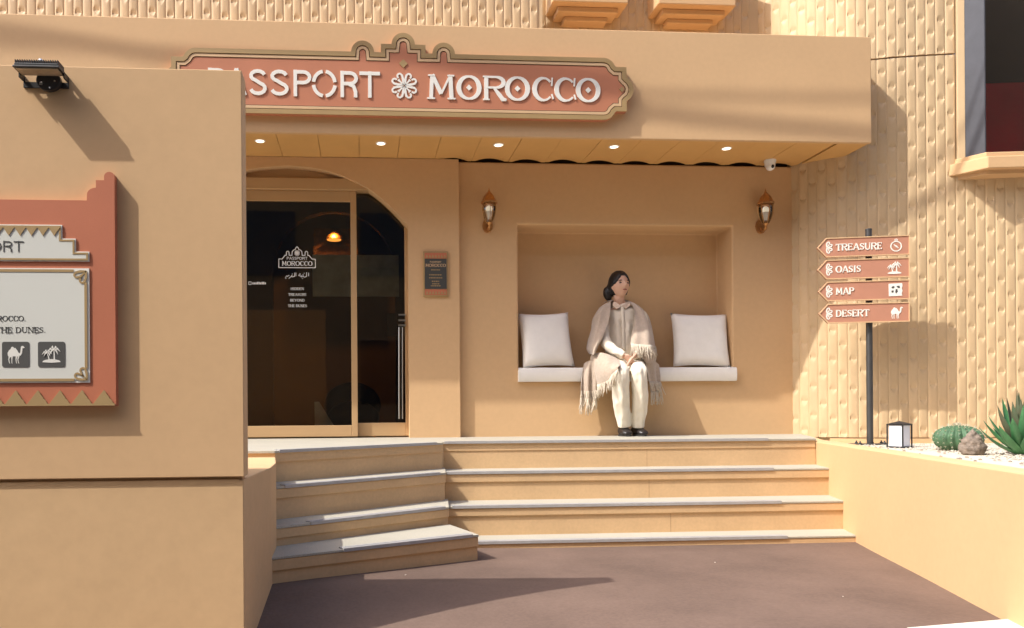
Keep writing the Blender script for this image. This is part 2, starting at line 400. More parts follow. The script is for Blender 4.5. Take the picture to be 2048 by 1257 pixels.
# small pictures, unit box
def ic_camel(mb, F, u, v, s, n0, n1):
    body = [(0.08,0.42),(0.06,0.58),(0.14,0.74),(0.22,0.80),(0.27,0.92),(0.36,0.94),(0.42,0.86),(0.48,0.88),(0.54,0.80),(0.60,0.72),(0.66,0.60),(0.72,0.56),(0.76,0.62),(0.78,0.80),(0.80,0.94),(0.86,0.99),(0.93,0.97),(1.0,0.90),(0.97,0.86),(0.88,0.86),(0.87,0.74),(0.85,0.56),(0.78,0.44),(0.68,0.42),(0.62,0.38),(0.40,0.40),(0.24,0.36),(0.18,0.32)]
    mb.fpoly(F, [(u + x*s, v + y*s) for x, y in body], n0, n1)
    for x, b in ((0.14, -0.02), (0.27, 0.02), (0.52, 0.0), (0.64, -0.02)):
        mb.ribbon(F, [(u+(x+0.03)*s, v+0.42*s), (u+(x+b)*s, v+0.22*s), (u+(x+0.02)*s, v+0.02*s), (u+(x+0.05)*s, v)], [0.09*s, 0.045*s, 0.035*s, 0.03*s], n0, n1 - 0.0003)
def ic_palm(mb, F, u, v, s, n0, n1):
    isl = [(0.0,0.03)] + [(0.5+0.5*math.cos(R(a)), 0.04+0.16*math.sin(R(a))) for a in range(170, -1, -17)] + [(1.0, 0.03), (0.5, 0.0)]
    mb.fpoly(F, [(u+x*s, v+y*s) for x, y in isl], n0, n1)
    def tr(x, y, tx, ty, k):
        mb.ribbon(F, [(u+x*s, v+y*s), (u+(x+tx)/2*s+0.01*s, v+(y+ty)/2*s), (u+tx*s, v+ty*s)], [0.085*s*k, 0.06*s*k, 0.05*s*k], n0, n1+0.0003)
        for a, l, dr in ((10, 0.36, 0.16), (55, 0.30, 0.10), (120, 0.30, 0.12), (172, 0.36, 0.18), (-35, 0.28, 0.10), (215, 0.28, 0.10)):
            l *= k; dx, dy = math.cos(R(a))*l, math.sin(R(a))*l
            mb.ribbon(F, [(u+tx*s, v+ty*s), (u+(tx+dx*0.55)*s, v+(ty+dy*0.55+0.05*k)*s), (u+(tx+dx)*s, v+(ty+dy-dr*k)*s)], [0.03*s, 0.085*s*k, 0.012*s], n0, n1+0.0006+0.0001*(a % 7))
    tr(0.66, 0.15, 0.64, 0.72, 1.0); tr(0.38, 0.15, 0.26, 0.56, 0.78)
def ic_compass(mb, F, u, v, s, n0, n1):
    c = (u+0.5*s, v+0.42*s)
    mb.ribbon(F, [(c[0]+0.38*s*math.cos(R(a)), c[1]+0.38*s*math.sin(R(a))) for a in range(0, 360, 15)], 0.075*s, n0, n1, closed=True)
    mb.ribbon(F, [(c[0]-0.17*s, c[1]+0.15*s), c, (c[0]+0.17*s, c[1]-0.15*s)], [0.04*s, 0.13*s, 0.04*s], n0, n1)
    mb.ribbon(F, [(c[0]+0.09*s*math.cos(R(a)), c[1]+0.49*s+0.08*s*math.sin(R(a))) for a in range(0, 360, 45)], 0.05*s, n0, n1, closed=True)
def ic_map(mb, mb2, F, u, v, s, n0, n1):
    e = [(0.02,0),(0.98,0.02),(0.94,0.2),(1.0,0.4),(0.95,0.6),(1.0,0.8),(0.97,1.0),(0.0,0.97)]
    mb.fpoly(F, [(u+x*s, v+y*s) for x, y in e], n0, n1)
    for q in ([(0.2,0.7),(0.32,0.8),(0.45,0.72),(0.36,0.6),(0.24,0.6)], [(0.55,0.78),(0.78,0.8),(0.82,0.62),(0.66,0.62)], [(0.5,0.52),(0.62,0.56),(0.66,0.34),(0.54,0.2),(0.46,0.3)], [(0.18,0.42),(0.34,0.46),(0.36,0.3),(0.22,0.26)]):
        mb2.fpoly(F, [(u+x*s, v+y*s) for x, y in q], n1 - 0.0005, n1 + 0.0008)
def ic_scroll(mb, F, u, v, s, n0, n1, sx=1, sy=1, sw=0.085):
    """one curled leaf pair"""
    def q(pts, w_): mb.ribbon(F, [(u+x*s*sx, v+y*s*sy) for x, y in pts], w_, n0, n1)
    q([(0.04,0.03),(0.05,0.28),(0.09,0.44)] + arc(0.20, 0.42, 0.10, 0.10, 170, -60, 8), [sw*0.7*s, sw*1.2*s, sw*s] + [sw*0.9*s]*9)
    q([(0.03,0.04),(0.28,0.05),(0.44,0.09)] + arc(0.42, 0.20, 0.10, 0.10, -80, 150, 8), [sw*0.7*s, sw*1.2*s, sw*s] + [sw*0.9*s]*9)
    q([(0.06,0.06),(0.20,0.20),(0.26,0.26)], [sw*0.6*s, sw*0.8*s, sw*1.6*s])
# ================================================================ SETTING
GZ = -0.577                      # pavement level; the landing is z = 0
g = MB(); nx, ny = 60, 40
def gz(x, y): return GZ + 0.004 * mnoise.noise(Vector((x*1.1, y*1.1, 0))) - 0.25 * min(1.5, max(0.0, (1.2 - x) / 1.6)) * max(0.0, 3.45 - y) + 0.018 * min(1.0, max(0.0, (1.0 - x) / 1.2))   # the forecourt falls away to the front left
g.add([(-60, -60, GZ-0.7), (60, -60, GZ-0.7), (60, 60, GZ-0.7), (-60, 60, GZ-0.7)], [(0, 1, 2, 3)])
g.grid([[Vector((-5 + 12*i/nx, 1.5 + 3.9*j/ny, gz(-5 + 12*i/nx, 1.5 + 3.9*j/ny))) for i in range(nx+1)] for j in range(ny+1)])
tag(g.build('pavement', m_ground, smooth=True, fix=False), kind='structure')
m_road = mat('dark_asphalt', (0.05, 0.048, 0.046), 0.9, vary=0.2, vscale=2, bump=0.3, bscale=80)  # unseen dark road, added to cut light bouncing into the recess
rd = MB(); rx = [-60, -20, -5] + [-5 + 0.3*i for i in range(1, 41)] + [20, 60]; rd.grid([[Vector((x, y, gz(min(7, max(-5, x)), 1.9) + 0.008)) for x in rx] for y in (-6.9, 1.9)]); tag(rd.build('road', m_road), kind='structure')
m_speck = mat('pale_chip', (0.5, 0.42, 0.34), 0.8, vary=0.1, vscale=20)
sp = MB()
for (px, py) in ((1430, 1126), (1686, 1194), (811, 1156), (1018, 1237)):
    c = PZ(px, py, GZ); a = random.random() * 6.28; L = random.uniform(0.004, 0.008)
    sp.ellip((c.x, c.y, gz(c.x, c.y) + 0.002), (L, 0.003, 0.002), 8, 5, Matrix.Rotation(a, 3, 'Z'))
tag(sp.build('grit', m_speck), 'scattered pale chips of grit lying on the red brown pavement', 'grit', kind='stuff')
k0 = PZ(1868, 1257, GZ); k1 = PZ(2030, 1243, GZ)
dv = (k1 - k0).normalized()
kb = MB(); kq = [k0 - dv*0.12, k0 + dv*2.2, k0 + dv*2.2 + Vector((0.1, -0.9, 0)), k0 - dv*0.12 + Vector((0.1, -0.9, 0))]
kb.prism([(p.x, p.y) for p in kq], GZ - 0.05, GZ + 0.012)
tag(kb.build('kerb', m_kerb, bevel=0.004), kind='structure')

# ---- landing and the two flights of steps
YW, YP, YN = 6.19, 6.14, 6.45          # recess wall, portal wall, niche back
NZ = [0.0, -0.182, -0.362, -0.538]     # right flight tread levels
NY = [5.20, 4.90, 4.60, 4.37]
def plan_x(y): return 3.165 - 0.322 * (5.2 - y)      # planter side wall
A = [(-0.469, 4.24), (-0.440, 3.99), (-0.415, 3.757), (-0.405, 3.486)]
B = [(0.540, 5.10), (0.52, 4.76), (0.50, 4.42), (0.61, 4.02)]
LZ = [0.0, -0.17, -0.34, -0.437]
la = MB(); la.prism([(-3.6, 4.27), A[0], B[0], (B[0][0], 5.20), (plan_x(5.2), 5.20), (3.33, 5.52), (3.60, 6.12), (3.60, 6.6), (-3.6, 6.6)], -0.012, 0.0)
o = la.build('landing', m_terrazzo); tag(o, kind='structure')
la = MB(); la.prism([(-3.6, 4.28), (A[0][0]+.004, A[0][1]+.008), (B[0][0], 5.108), (B[0][0], 5.208), (plan_x(5.2), 5.208), (3.328, 5.52), (3.598, 6.12), (3.598, 6.6), (-3.6, 6.6)], -0.06, -0.0125)
tag(la.build('landing_slab', m_step), kind='structure')

m_joint = mat('painted_joint', (0.36, 0.22, 0.11), 0.9, vary=0.1, vscale=20)
def inset(a, b, d):
    v = Vector((b[0]-a[0], b[1]-a[1])).normalized(); n = Vector((-v.y, v.x))
    return (a[0]+n.x*d, a[1]+n.y*d), (b[0]+n.x*d, b[1]+n.y*d)
def flight(root, noses, levels, back, m0):
    for k, ((a, b), z) in enumerate(zip(noses, levels)):
        nxt = levels[k+1] if k+1 < len(levels) else GZ - 0.2
        ra, rb = inset(a, b, 0.013)
        ba, bb = back[k]
        top = MB(); top.prism([a, b, bb, ba], z-0.012, z); 
        if k: top.build('tread', m_terrazzo, root, bevel=0.002)
        fa, fb = inset(a, b, 0.003)
        sl_ = MB(); sl_.prism([fa, fb, bb, ba], z-0.06 - 0.004*(k % 2), z-0.0125)
        if k: sl_.build('tread_slab', m_step, root, bevel=0.004)
        ris = MB(); n = 24; q = []
        za, zb = z - 0.055, nxt - 0.03
        ris.prism([ra, rb, bb, ba], zb, za)
        ris.build('riser', m_step, root)
        v = Vector((b[0]-a[0], b[1]-a[1])); L = v.length; v.normalize(); nn = Vector((-v.y, v.x))
        Fs = Fr((a[0], a[1], z), (v.x, v.y, 0), (nn.x, nn.y, 0))
        e0, e1 = m0[k]
        s_ = MB(); s_.fbox(Fs, e0, L-e1, 0.006, 0.024, -0.002, 0.006); s_.fbox(Fs, e0, L-e1, 0.033, 0.050, -0.002, 0.0055)
        st_ = s_.build('nosing_strip', m_strip, root)
        s_ = MB(); s_.fbox(Fs, e0, L-e1, 0.0242, 0.0328, -0.002, 0.0025); s_.build('nosing_groove', m_groove, root)
        s_ = MB(); s_.fbox(Fs, e0, L-e1, -0.004, 0.0058, -0.011, 0.0052); s_.build('nosing_edge', m_strip, root)
        if L > 2:
            s_ = MB(); uj = 1.42 + 0.02*k; s_.fbox(Fs, uj, uj+0.0025, 0.0123, 0.016, nxt - z + 0.002, -0.062); s_.build('joint', m_joint, root)
rt = empty('stairs', (1.8, 4.6, GZ), 'wide straight flight of four sand coloured steps below the seating niche', 'stairs')
nz = []; bk = []
for k in range(4):
    x0 = 0.42 if k < 3 else 0.30
    nz.append(((x0 if k else B[0][0], NY[k]), (plan_x(NY[k]) + 0.004, NY[k])))
    yb = NY[k-1] + 0.06 if k else NY[0] + 0.3
    bk.append(((x0, yb), (plan_x(yb) + 0.004, yb)))
flight(rt, nz, NZ, bk, [(0.02, 0.35), (0.12, 0.38), (0.12, 0.40), (0.25, 0.42)])
lt = empty('stairs', (0.1, 3.9, GZ), 'angled flight of four steps turning left beside the low plaster wall', 'stairs')
nz = [(A[k], B[k]) for k in range(4)]
bk = [((-0.6, 4.7), (0.62, 5.5))] + [((A[k-1][0]-0.03, A[k-1][1]+0.07), (B[k-1][0] + 0.02, B[k-1][1]+0.08)) for k in range(1, 4)]
bk[3] = ((A[2][0]-0.03, A[2][1]+0.07), (0.50, 4.40))
flight(lt, nz, LZ, bk, [(0.03, 0.06), (0.06, 0.05), (0.20, 0.03), (0.36, 0.04)])

# ---- low wall in front at the left, and the upright wall standing on it
YL = 2.86
lw = MB(); fp = [(-3.2, YL), (-0.428, YL), (-0.418, 3.1), (A[3][0]+0.006, A[3][1]-0.04), (A[2][0]+0.006, A[2][1]), (A[1][0]+.005, A[1][1]), (A[0][0]+0.004, A[0][1]), (-0.62, 4.6), (-3.2, 4.6)]
lw.prism(fp, GZ - 0.7, -0.034)
o = lw.build('low_wall', m_plaster2, bevel=0.004, seg=2); tag(o, 'low rough plastered wall at the left under the upright wall panel', 'wall')
ruf = MB()   # ragged plaster lip along the top edge
x = -2.4; prof = []
while x < -0.44:
    prof.append((x, -0.0335 + 0.002 * mnoise.noise(Vector((x*9, 0, 3)))  , -0.042 - 0.010 * abs(mnoise.noise(Vector((x*14, 5, 0)))))); x += 0.012
Fl = Fr((0, YL, 0), (1, 0, 0))
ruf.grid([[Fl(p[0], p[1], -0.02) for p in prof], [Fl(p[0], p[1], 0.0015 + 0.002*mnoise.noise(Vector((p[0]*20, 1, 1)))) for p in prof], [Fl(p[0], p[2], 0.0015 + 0.0025*mnoise.noise(Vector((p[0]*26, 2, 1)))) for p in prof], [Fl(p[0], p[2]-0.012, -0.001) for p in prof]])
ruf.build('plaster_lip', m_plaster2, o, smooth=40)
uw = empty('freestanding_wall', (-1.4, YL, -0.03), 'smooth upright plaster wall at the left that carries the information board', 'wall')
uwx = P(485.5, 500, YL - 0.012).x
m_ = MB(); m_.box(-3.2, uwx, YL - 0.012, YL + 0.085, -0.0235, 1.452); m_.build('wall_panel', m_plaster, uw, bevel=0.003)
m_ = MB(); m_.box(-3.2, uwx - 0.012, YL + 0.012, YL + 0.075, -0.0345, -0.023); m_.build('shadow_gap', m_plaster2, uw)

# ---- planter at the right
m_bed = mat('sandy_bed', (0.58, 0.50, 0.39), 0.85, vary=0.08, vscale=9, fine=0.1, fscale=120)
pl = empty('planter', (3.6, 4.2, GZ), 'long sand coloured planter wall right of the steps with a gravel bed', 'planter')
PZT, GR = -0.02, -0.066
pa = (plan_x(5.2), 5.2); pb = (plan_x(2.5), 2.5)
v = Vector((pb[0]-pa[0], pb[1]-pa[1])).normalized(); nn = Vector((-v.y, v.x)) * 0.12
m_ = MB(); m_.prism([pb, (pb[0]+nn.x, pb[1]+nn.y+0.06), (pa[0]+nn.x+0.10, pa[1]+nn.y+0.30), (3.70, 6.10), (3.601, 6.12), (3.332, 5.52), pa], GZ-0.1, PZT)
m_.build('side_wall', m_plaster, pl, bevel=0.008)
m_ = MB(); m_.prism([(pb[0]+0.002, pb[1]), (6.5, 1.6), (6.5, 1.74), (pb[0]+nn.x, pb[1]+nn.y+0.05)], GZ-0.1, PZT-0.002); m_.build('front_wall', m_plaster, pl, bevel=0.008)
m_ = MB(); m_.prism([(pb[0]+0.05, pb[1]+0.03), (6.5, 1.7), (6.5, 6.2), (3.7, 6.2), (3.42, 5.55), (pa[0]+0.1, pa[1]+0.1)], -0.2, GR); m_.build('bed', m_bed, pl)

# ---- the building
bd = empty('building', (1.0, 6.2, 0.0), 'sand coloured two storey shop building with canopy, arched door and bamboo textured walls', 'building')
ZS = 2.218; ZC = 3.012; YC = 5.60
# recess wall with the sitting niche cut into it
xL, xR = P(1036.5, 600, YW).x, P(1465, 600, YW).x
zT, zB = P(1250, 451.5, YW).z, P(1250, 762.5, YW).z
xP = P(919, 600, YP).x
X0, X1 = xP - 0.15, P(1588, 600, YW).x + 0.03
xs = [X0, xL, xR, X1]; zs = [-0.01, zB, zT, ZS - 0.003]
m_ = MB(); vv = [(x, YW, z) for z in zs for x in xs]
ins = 0.004
vv += [(xL, YN, zB), (xR - ins, YN, zB), (xR - ins, YN, zT - ins), (xL, YN, zT - ins)]
fs = [(j*4+i, j*4+i+1, j*4+i+5, j*4+i+4) for j in range(3) for i in range(3) if not (i == 1 and j == 1)]
fs += [(5, 6, 17, 16), (6, 10, 18, 17), (10, 9, 19, 18), (9, 5, 16, 19), (16, 17, 18, 19)]
vv += [(X0, YW+0.06, ZS-0.003), (X1, YW+0.06, ZS-0.003)]; fs += [(12, 13, 14, 15, 21, 20)]
m_.add(vv, fs); o = m_.build('recess_wall', m_plaster, bd, bevel=0.014, seg=3)
# portal wall with the arch
cxA = P(576, 400, YP).x; xJ = P(818, 650, YP).x; hw = xJ - cxA
ap = []
for (px, py) in ((576, 331.5), (620, 335.5), (658, 343), (704, 360), (747, 384), (785, 417), (816, 452)):
    p = P(px, py, YP); ap.append((p.x - cxA, p.z))
ap[-1] = (hw, ap[-1][1])
ap = spline(ap, 4); full = [(-a, z) for a, z in reversed(ap)][:-1] + ap
outl = [(-hw, 0.0)] + full + [(hw, 0.0)]
m_ = MB(); y0, y1 = YP, YP + 0.17
XL = -3.6
cols = [(XL, 0, 0)] 
top = ZS - 0.002
q = []; 
def colm(xa, za, xb, zb):
    m_.add([(xa, y0, za), (xb, y0, zb), (xb, y0, top), (xa, y0, top), (xa, y1, za), (xb, y1, zb), (xb, y1, top), (xa, y1, top)], [(0,1,2,3), (4,7,6,5), (0,4,5,1), (3,2,6,7)])
m_.box(XL, cxA - hw, y0, y1, -0.005, top); m_.box(xJ, xP, y0, y1, -0.005, top)
for i in range(len(full)-1): colm(cxA + full[i][0], full[i][1], cxA + full[i+1][0], full[i+1][1])
m_.build('portal_wall', m_plaster, bd, fix=False)

# canopy: fascia, end, soffit panels
cn = MB(); fp_ = [(YC, ZS-0.008), (YC+0.035, ZS-0.008), (YC+0.035, 2.275), (6.9, 2.275), (6.9, ZC), (YC, ZC)]; cn.add([(x, y, z) for x in (-3.8, 3.86) for y, z in fp_], [(0,1,2,3,4,5), (11,10,9,8,7,6)] + [(i, (i+1) % 6, 6+(i+1) % 6, 6+i) for i in range(6)])
can = cn.build('canopy', m_plaster, bd, bevel=0.006)
m_ = MB(); m_.box(3.62, 3.853, YC + 0.0352, 6.3, ZS - 0.004, 2.2749); m_.build('end_trim', m_soffit, can)
pw = 0.30
for k in range(-9, 12):
    x0, x1 = k*pw + 0.0016, (k+1)*pw - 0.0016
    over = x0 > xP - 0.2
    yb = YW - 0.004 if over else YP - 0.003
    m_ = MB(); n = 10; 
    dz = random.uniform(-0.0012, 0.0012)
    for lvl in (0, 1):
        pass
    rows = []
    for (yy, bow) in ((YC + 0.0354, 0), (5.83, 0), (5.832, 0), (yb - 0.12, 0), (yb - 0.04, 0.45), (yb, 1.0)):
        r_ = []
        for i in range(n + 1):
            t_ = i / n; b_ = max(0.0, 1 - ((t_ - 0.5) / 0.40) ** 2) * (0.023 if over else 0.0) * bow
            r_.append(Vector((x0 + (x1-x0)*t_, yy, ZS + dz + b_)))
        rows.append(r_)
    m_.grid(rows); m_.grid([[p + Vector((0, 0, 0.012)) for p in r_] for r_ in rows][::-1])
    for (r_) in (rows[0], rows[-1]): m_.grid([r_, [p + Vector((0, 0, 0.012)) for p in r_]])
    for c_ in (0, -1): m_.grid([[r_[c_] for r_ in rows], [r_[c_] + Vector((0, 0, 0.012)) for r_ in rows]])
    m_.build('soffit_panel', m_soffit, can)

m_ = MB(); m_.box(xP - 0.1, 3.58, YW + 0.062, YW + 0.07, ZS - 0.02, 2.2745); m_.build('cavity_shade_board', m_gap, can)  # dark board added behind the bowed panels, painted as the gap's shade
# bamboo textured cladding
CW = 0.0705; NP = 0.236
def cane_mesh(h, phase, name):
    zs_ = {0.0, h}; nodes = []
    z = phase
    while z < h + 0.1:
        nodes.append(z)
        for d in (-0.05, -0.036, -0.022, -0.010, -0.0015, 0.0015, 0.010, 0.022, 0.036, 0.05):
            if 0 < z + d < h: zs_.add(round(z + d, 5))
        z += NP
    zs_ = sorted(zs_); nc = 14; rows = []
    for z in zs_:
        nd = min(nodes, key=lambda q: abs(q - z)) - z
        r_ = []
        for i in range(nc + 1):
            u = -1 + 2*i/nc
            base = 0.0088 * math.sqrt(max(0, 1 - (u*0.98)**2)) ** 0.9
            hz = (0.044 * math.sqrt(max(0, 1 - (u/0.72)**2)) if nd < 0 else 0.038 * (1 - (abs(u)/0.72)**1.5)) if abs(u) < 0.70 else 0
            dep = 0.0
            if hz > 1e-4 and abs(nd) < hz: dep = 0.0088 * (1 - abs(nd)/hz) ** 0.8
            r_.append(Vector((u*CW/2, -base + dep, z)))
        rows.append(r_)
    mb = MB(); mb.grid(rows); 
    mb.add([rows[-1][i] for i in range(nc+1)] + [Vector((-CW/2, 0.01, h)), Vector((CW/2, 0.01, h))], [list(range(nc+1)) + [nc+2, nc+1]])
    mb.add([rows[0][i] for i in range(nc+1)] + [Vector((-CW/2, 0.01, 0)), Vector((CW/2, 0.01, 0))], [list(range(nc+1)) + [nc+2, nc+1]])
    me = mb.mesh(name, m_cane, smooth=28); return me
low = [cane_mesh(2.965, 0.03 + NP*q, 'cane_low') for q in (0.0, 0.5, 0.12, 0.62)]
WX = P(1924, 200, 5.66).x; sht = [cane_mesh(P(1968, 308, 5.55).z - 0.09, 0.03 + NP*q, 'cane_short') for q in (0.0, 0.5, 0.12, 0.62)]
upr = [cane_mesh(0.95, 0.02 + NP*q, 'cane_up') for q in (0.0, 0.5, 0.10, 0.60)]
def follow(path, step):
    pts = [Vector(p) for p in path]; out = []; i = 0; pos = pts[0]; carry = step / 2
    while i < len(pts) - 1:
        seg = pts[i+1] - pts[i]; L = seg.length; d = carry
        while d <= L:
            out.append((pts[i] + seg * (d / L), math.atan2(seg.y, seg.x))); d += step
        carry = d - L; i += 1
    return out
curve = spline([(3.30, 6.62), (3.46, 6.37), (3.585, 6.18), (3.72, 6.02), (3.90, 5.895), (4.10, 5.815), (4.30, 5.765), (4.70, 5.69), (5.3, 5.57), (6.0, 5.43)], 5)
cw_ = MB(); 
for (z0, z1) in ((-0.05, 2.94), (2.955, 3.95)):
    cw_.grid([[Vector((p[0]+0.02, p[1]+0.02, z)) for p in curve if p[0] < WX + 0.05] for z in (z0, z1)])
cw_.grid([[Vector((p[0]+0.02, p[1]+0.02, z)) for p in curve if p[0] > WX - 0.15] for z in (-0.05, P(1968, 308, 5.55).z - 0.1)])
bw = cw_.build('curved_bamboo_wall', m_cane, bd, fix=False)
cv = follow(curve, CW)
for i, (p, a) in enumerate(cv):
    if p.x > WX: inst('cane', sht[(i % 2) + (2 if (i//2) % 3 == 1 else 0)], (p.x, p.y, -0.022), a, bw); continue
    if p.x > 3.56: inst('cane', low[(i % 2) + (2 if (i//2) % 3 == 1 else 0)], (p.x, p.y, -0.022), a, bw)
    inst('cane', upr[(i % 2) + (2 if (i//2) % 3 == 1 else 0)], (p.x, p.y, 2.957), a, bw)
cap = MB(); nrm = []
ap_ = [(p[0], p[1]) for p in curve if p[0] > 3.72]
cap.grid([[Vector((p[0]-0.02, p[1]-0.045, z)) for p in ap_] for z in (-0.2, -0.03)] + [[Vector((p[0]+0.02, p[1]+0.02, -0.03)) for p in ap_]])
cap.build('wall_base', m_plaster, bd, fix=False)
xs1 = P(1085, 60, 6.2).x
w1 = MB(); w1.box(-3.9, xs1, 6.201, 6.26, 2.9, 3.95); w1 = w1.build('upper_bamboo_wall', m_cane, bd)
for i, (p, a) in enumerate(follow([(-3.55, 6.2), (xs1 - 0.005, 6.2)], CW)):
    inst('cane', upr[(i % 2) + (2 if (i//2) % 3 == 1 else 0)], (p.x, p.y, 2.957), 0, w1)
w2 = MB(); w2.box(xs1 + 0.002, 3.42, 6.421, 6.5, 2.9, 3.95); w2 = w2.build('set_back_bamboo_wall', m_cane, bd)
for i, (p, a) in enumerate(follow([(xs1 + 0.01, 6.42), (3.36, 6.42)], CW)):
    inst('cane', upr[(i % 2) + (2 if (i//2) % 3 == 1 else 0)], (p.x, p.y, 2.957), 0, w2)
# two stepped window sills above the canopy
for (xa, xb, py) in ((1105, 1256, 4), (1316, 1471, 9)):
    a, b = P(xa, py, 6.18), P(xb, py, 6.18)
    s_ = MB(); z = a.z; L = b.x - a.x
    s_.box(a.x, b.x, 6.17, 6.42, z, z + 0.6)
    s_.box(a.x + 0.06, b.x - 0.06, 6.24, 6.42, z - 0.045, z - 0.0005)
    s_.box(a.x + 0.13, b.x - 0.13, 6.31, 6.42, z - 0.085, z - 0.0455)
    s_.build('window_sill', m_plaster, bd, bevel=0.008)

# bay window at the right edge
wz0, wz1 = P(1968, 308, 5.55).z, 4.2
wA = P(1930, 200, 5.66); wB = P(1969, 200, 5.54)
wC = Vector((6.2, wB.y - 0.2, 0))
def vp(mb, a, b, z0, z1, th):
    d = Vector((b.x-a.x, b.y-a.y, 0)); Fq = Fr((a.x, a.y, 0), d); mb.fbox(Fq, 0, d.length, z0, z1, -th, 0)
m_grey = mat('grey_window_reveal', (0.06, 0.06, 0.068), 0.4, vary=0.12, vscale=9, bump=0.04, bscale=30)
m_red = mat('red_blind', (0.60, 0.006, 0.03), 0.7, vary=0.15, vscale=4)
m_rdark = mat('dark_room', (0.012, 0.013, 0.012), 0.8, vary=0.2, vscale=4)
wi = MB(); vp(wi, wA, wB, wz0, wz1, 0.02); wi = wi.build('bay_window', m_grey, bd)
s_ = MB(); vp(s_, wA - Vector((0.045, -0.02, 0)), wA + Vector((0.004, 0.002, 0)), wz0 - 0.05, wz1, 0.06); s_.build('frame', m_cane, wi, bevel=0.004)
s_ = MB(); vp(s_, wB, wC, wz0, wz1, 0.006); s_.build('pane', m_winglass, wi)
dn = Vector((0.006, 0.03, 0)); zr = P(1985, 166, 5.55).z
s_ = MB(); vp(s_, wB + dn, wC + dn, wz0, zr, 0.01); s_.build('blind', m_red, wi)
s_ = MB(); vp(s_, wB + dn*6, wC + dn*6, wz0, wz1, 0.01); s_.build('back_panel', m_rdark, wi)
s_ = MB(); vp(s_, wB + Vector((0.0, -0.004, 0)), wB + (wC-wB).normalized()*0.012 + Vector((0, -0.004, 0)), wz0, wz1, 0.004); s_.build('frame', m_grey, wi)
s0 = wA + Vector((-0.09, 0.05, 0)); s1 = wB + Vector((-0.012, -0.045, 0)); s2 = wC + Vector((0, -0.045, 0))
s_ = MB(); s_.prism([(s0.x, s0.y), (s1.x, s1.y), (s2.x, s2.y), (6.2, 6.2), (s0.x, 6.2)], wz0 - 0.125, wz0 - 0.035); s_.build('sill', m_plaster, wi, bevel=0.006)
t0 = wA + Vector((-0.05, 0.03, 0)); t1 = wB + Vector((-0.004, -0.018, 0)); t2 = wC + Vector((0, -0.018, 0))
s_ = MB(); s_.prism([(t0.x, t0.y), (t1.x, t1.y), (t2.x, t2.y), (6.2, 6.2), (t0.x, 6.2)], wz0 - 0.0349, wz0 + 0.003); s_.build('sill_step', m_plaster, wi, bevel=0.004)
s_ = MB(); s_.prism([(s0.x+.05, s0.y), (s1.x+0.03, s1.y+0.05), (s2.x, s2.y+0.05), (6.2, 6.2), (s0.x+.05, 6.2)], wz0 - 0.155, wz0 - 0.1255); s_.build('sill_step', m_plaster, wi)

# ---- sliding glass door in the arch
def pxz(px, py, Y): p = P(px, py, Y); return p.x, p.z
Y1, Y2 = 6.215, 6.262
dr = empty('sliding_door', (cxA, Y1, 0), parent=bd)
def bar(px0, py0, px1, py1, y0, y1, name='frame', m=m_frame, parent=None, bevel=0.003, xa=None, zb=None):
    a = P(px0, py0, y0); b = P(px1, py1, y0)
    s_ = MB(); s_.box(a.x if xa is None else xa, b.x, y0, y1, min(a.z, b.z) if zb is None else zb, max(a.z, b.z)); return s_.build(name, m, parent or dr, bevel=bevel)
XD = cxA - hw - 0.05
zt0 = P(700, 349, Y1).z; zt1 = P(700, 360, Y1).z; zt2 = P(700, 382.5, Y1).z; zt3 = P(700, 404, Y1).z; zb1 = P(700, 851, Y1).z
xs0, xs1_ = P(702, 600, Y1).x, P(714, 600, Y1).x
s_ = MB(); s_.box(XD, xJ+0.1, Y1+0.02, Y1+0.10, zt1, ZS-0.01); s_.build('arch_infill', m_frame, dr)
s_ = MB(); s_.box(XD, xJ+0.1, Y1-0.035, Y1+0.10, zt2, zt1-0.0005); s_.build('header', m_frame, dr, bevel=0.004)
s_ = MB(); s_.box(XD, xs0-0.0005, Y1, Y1+0.035, zt3, zt2-0.001); s_.build('top_rail', m_frame, dr, bevel=0.003)
s_ = MB(); s_.box(xs0, xs1_, Y1, Y1+0.035, 0.012, zt2-0.001); s_.build('stile', m_frame, dr, bevel=0.003)
s_ = MB(); s_.box(XD, xs0-0.0005, Y1, Y1+0.035, 0.012, zb1); s_.build('bottom_rail', m_frame, dr, bevel=0.003)
s_ = MB(); s_.box(XD, xs0-0.0003, Y1+0.013, Y1+0.021, zb1, zt3); pane1 = s_.build('pane', m_glass, dr)
xr0 = P(810, 650, Y2).x
s_ = MB(); s_.box(xr0, xJ+0.02, Y2, Y2+0.04, 0.012, zt2-0.001); s_.build('stile', m_frame, dr, bevel=0.003)
zb2 = P(760, 846, Y2).z; zt4 = P(760, 387, Y2).z
s_ = MB(); s_.box(xs0, xr0-0.0005, Y2, Y2+0.04, 0.012, zb2); s_.build('bottom_rail', m_frame, dr, bevel=0.003)
s_ = MB(); s_.box(xs0, xr0-0.0005, Y2, Y2+0.04, zt4, zt2-0.001); s_.build('top_rail', m_frame, dr)
s_ = MB(); s_.box(xs0+0.001, xr0-0.0003, Y2+0.014, Y2+0.022, zb2, zt4); s_.build('pane', m_glass, dr)
s_ = MB(); s_.box(XD, xP-0.02, YP+0.171, Y2+0.06, -0.004, 0.0115); s_.build('threshold', m_frame, dr)
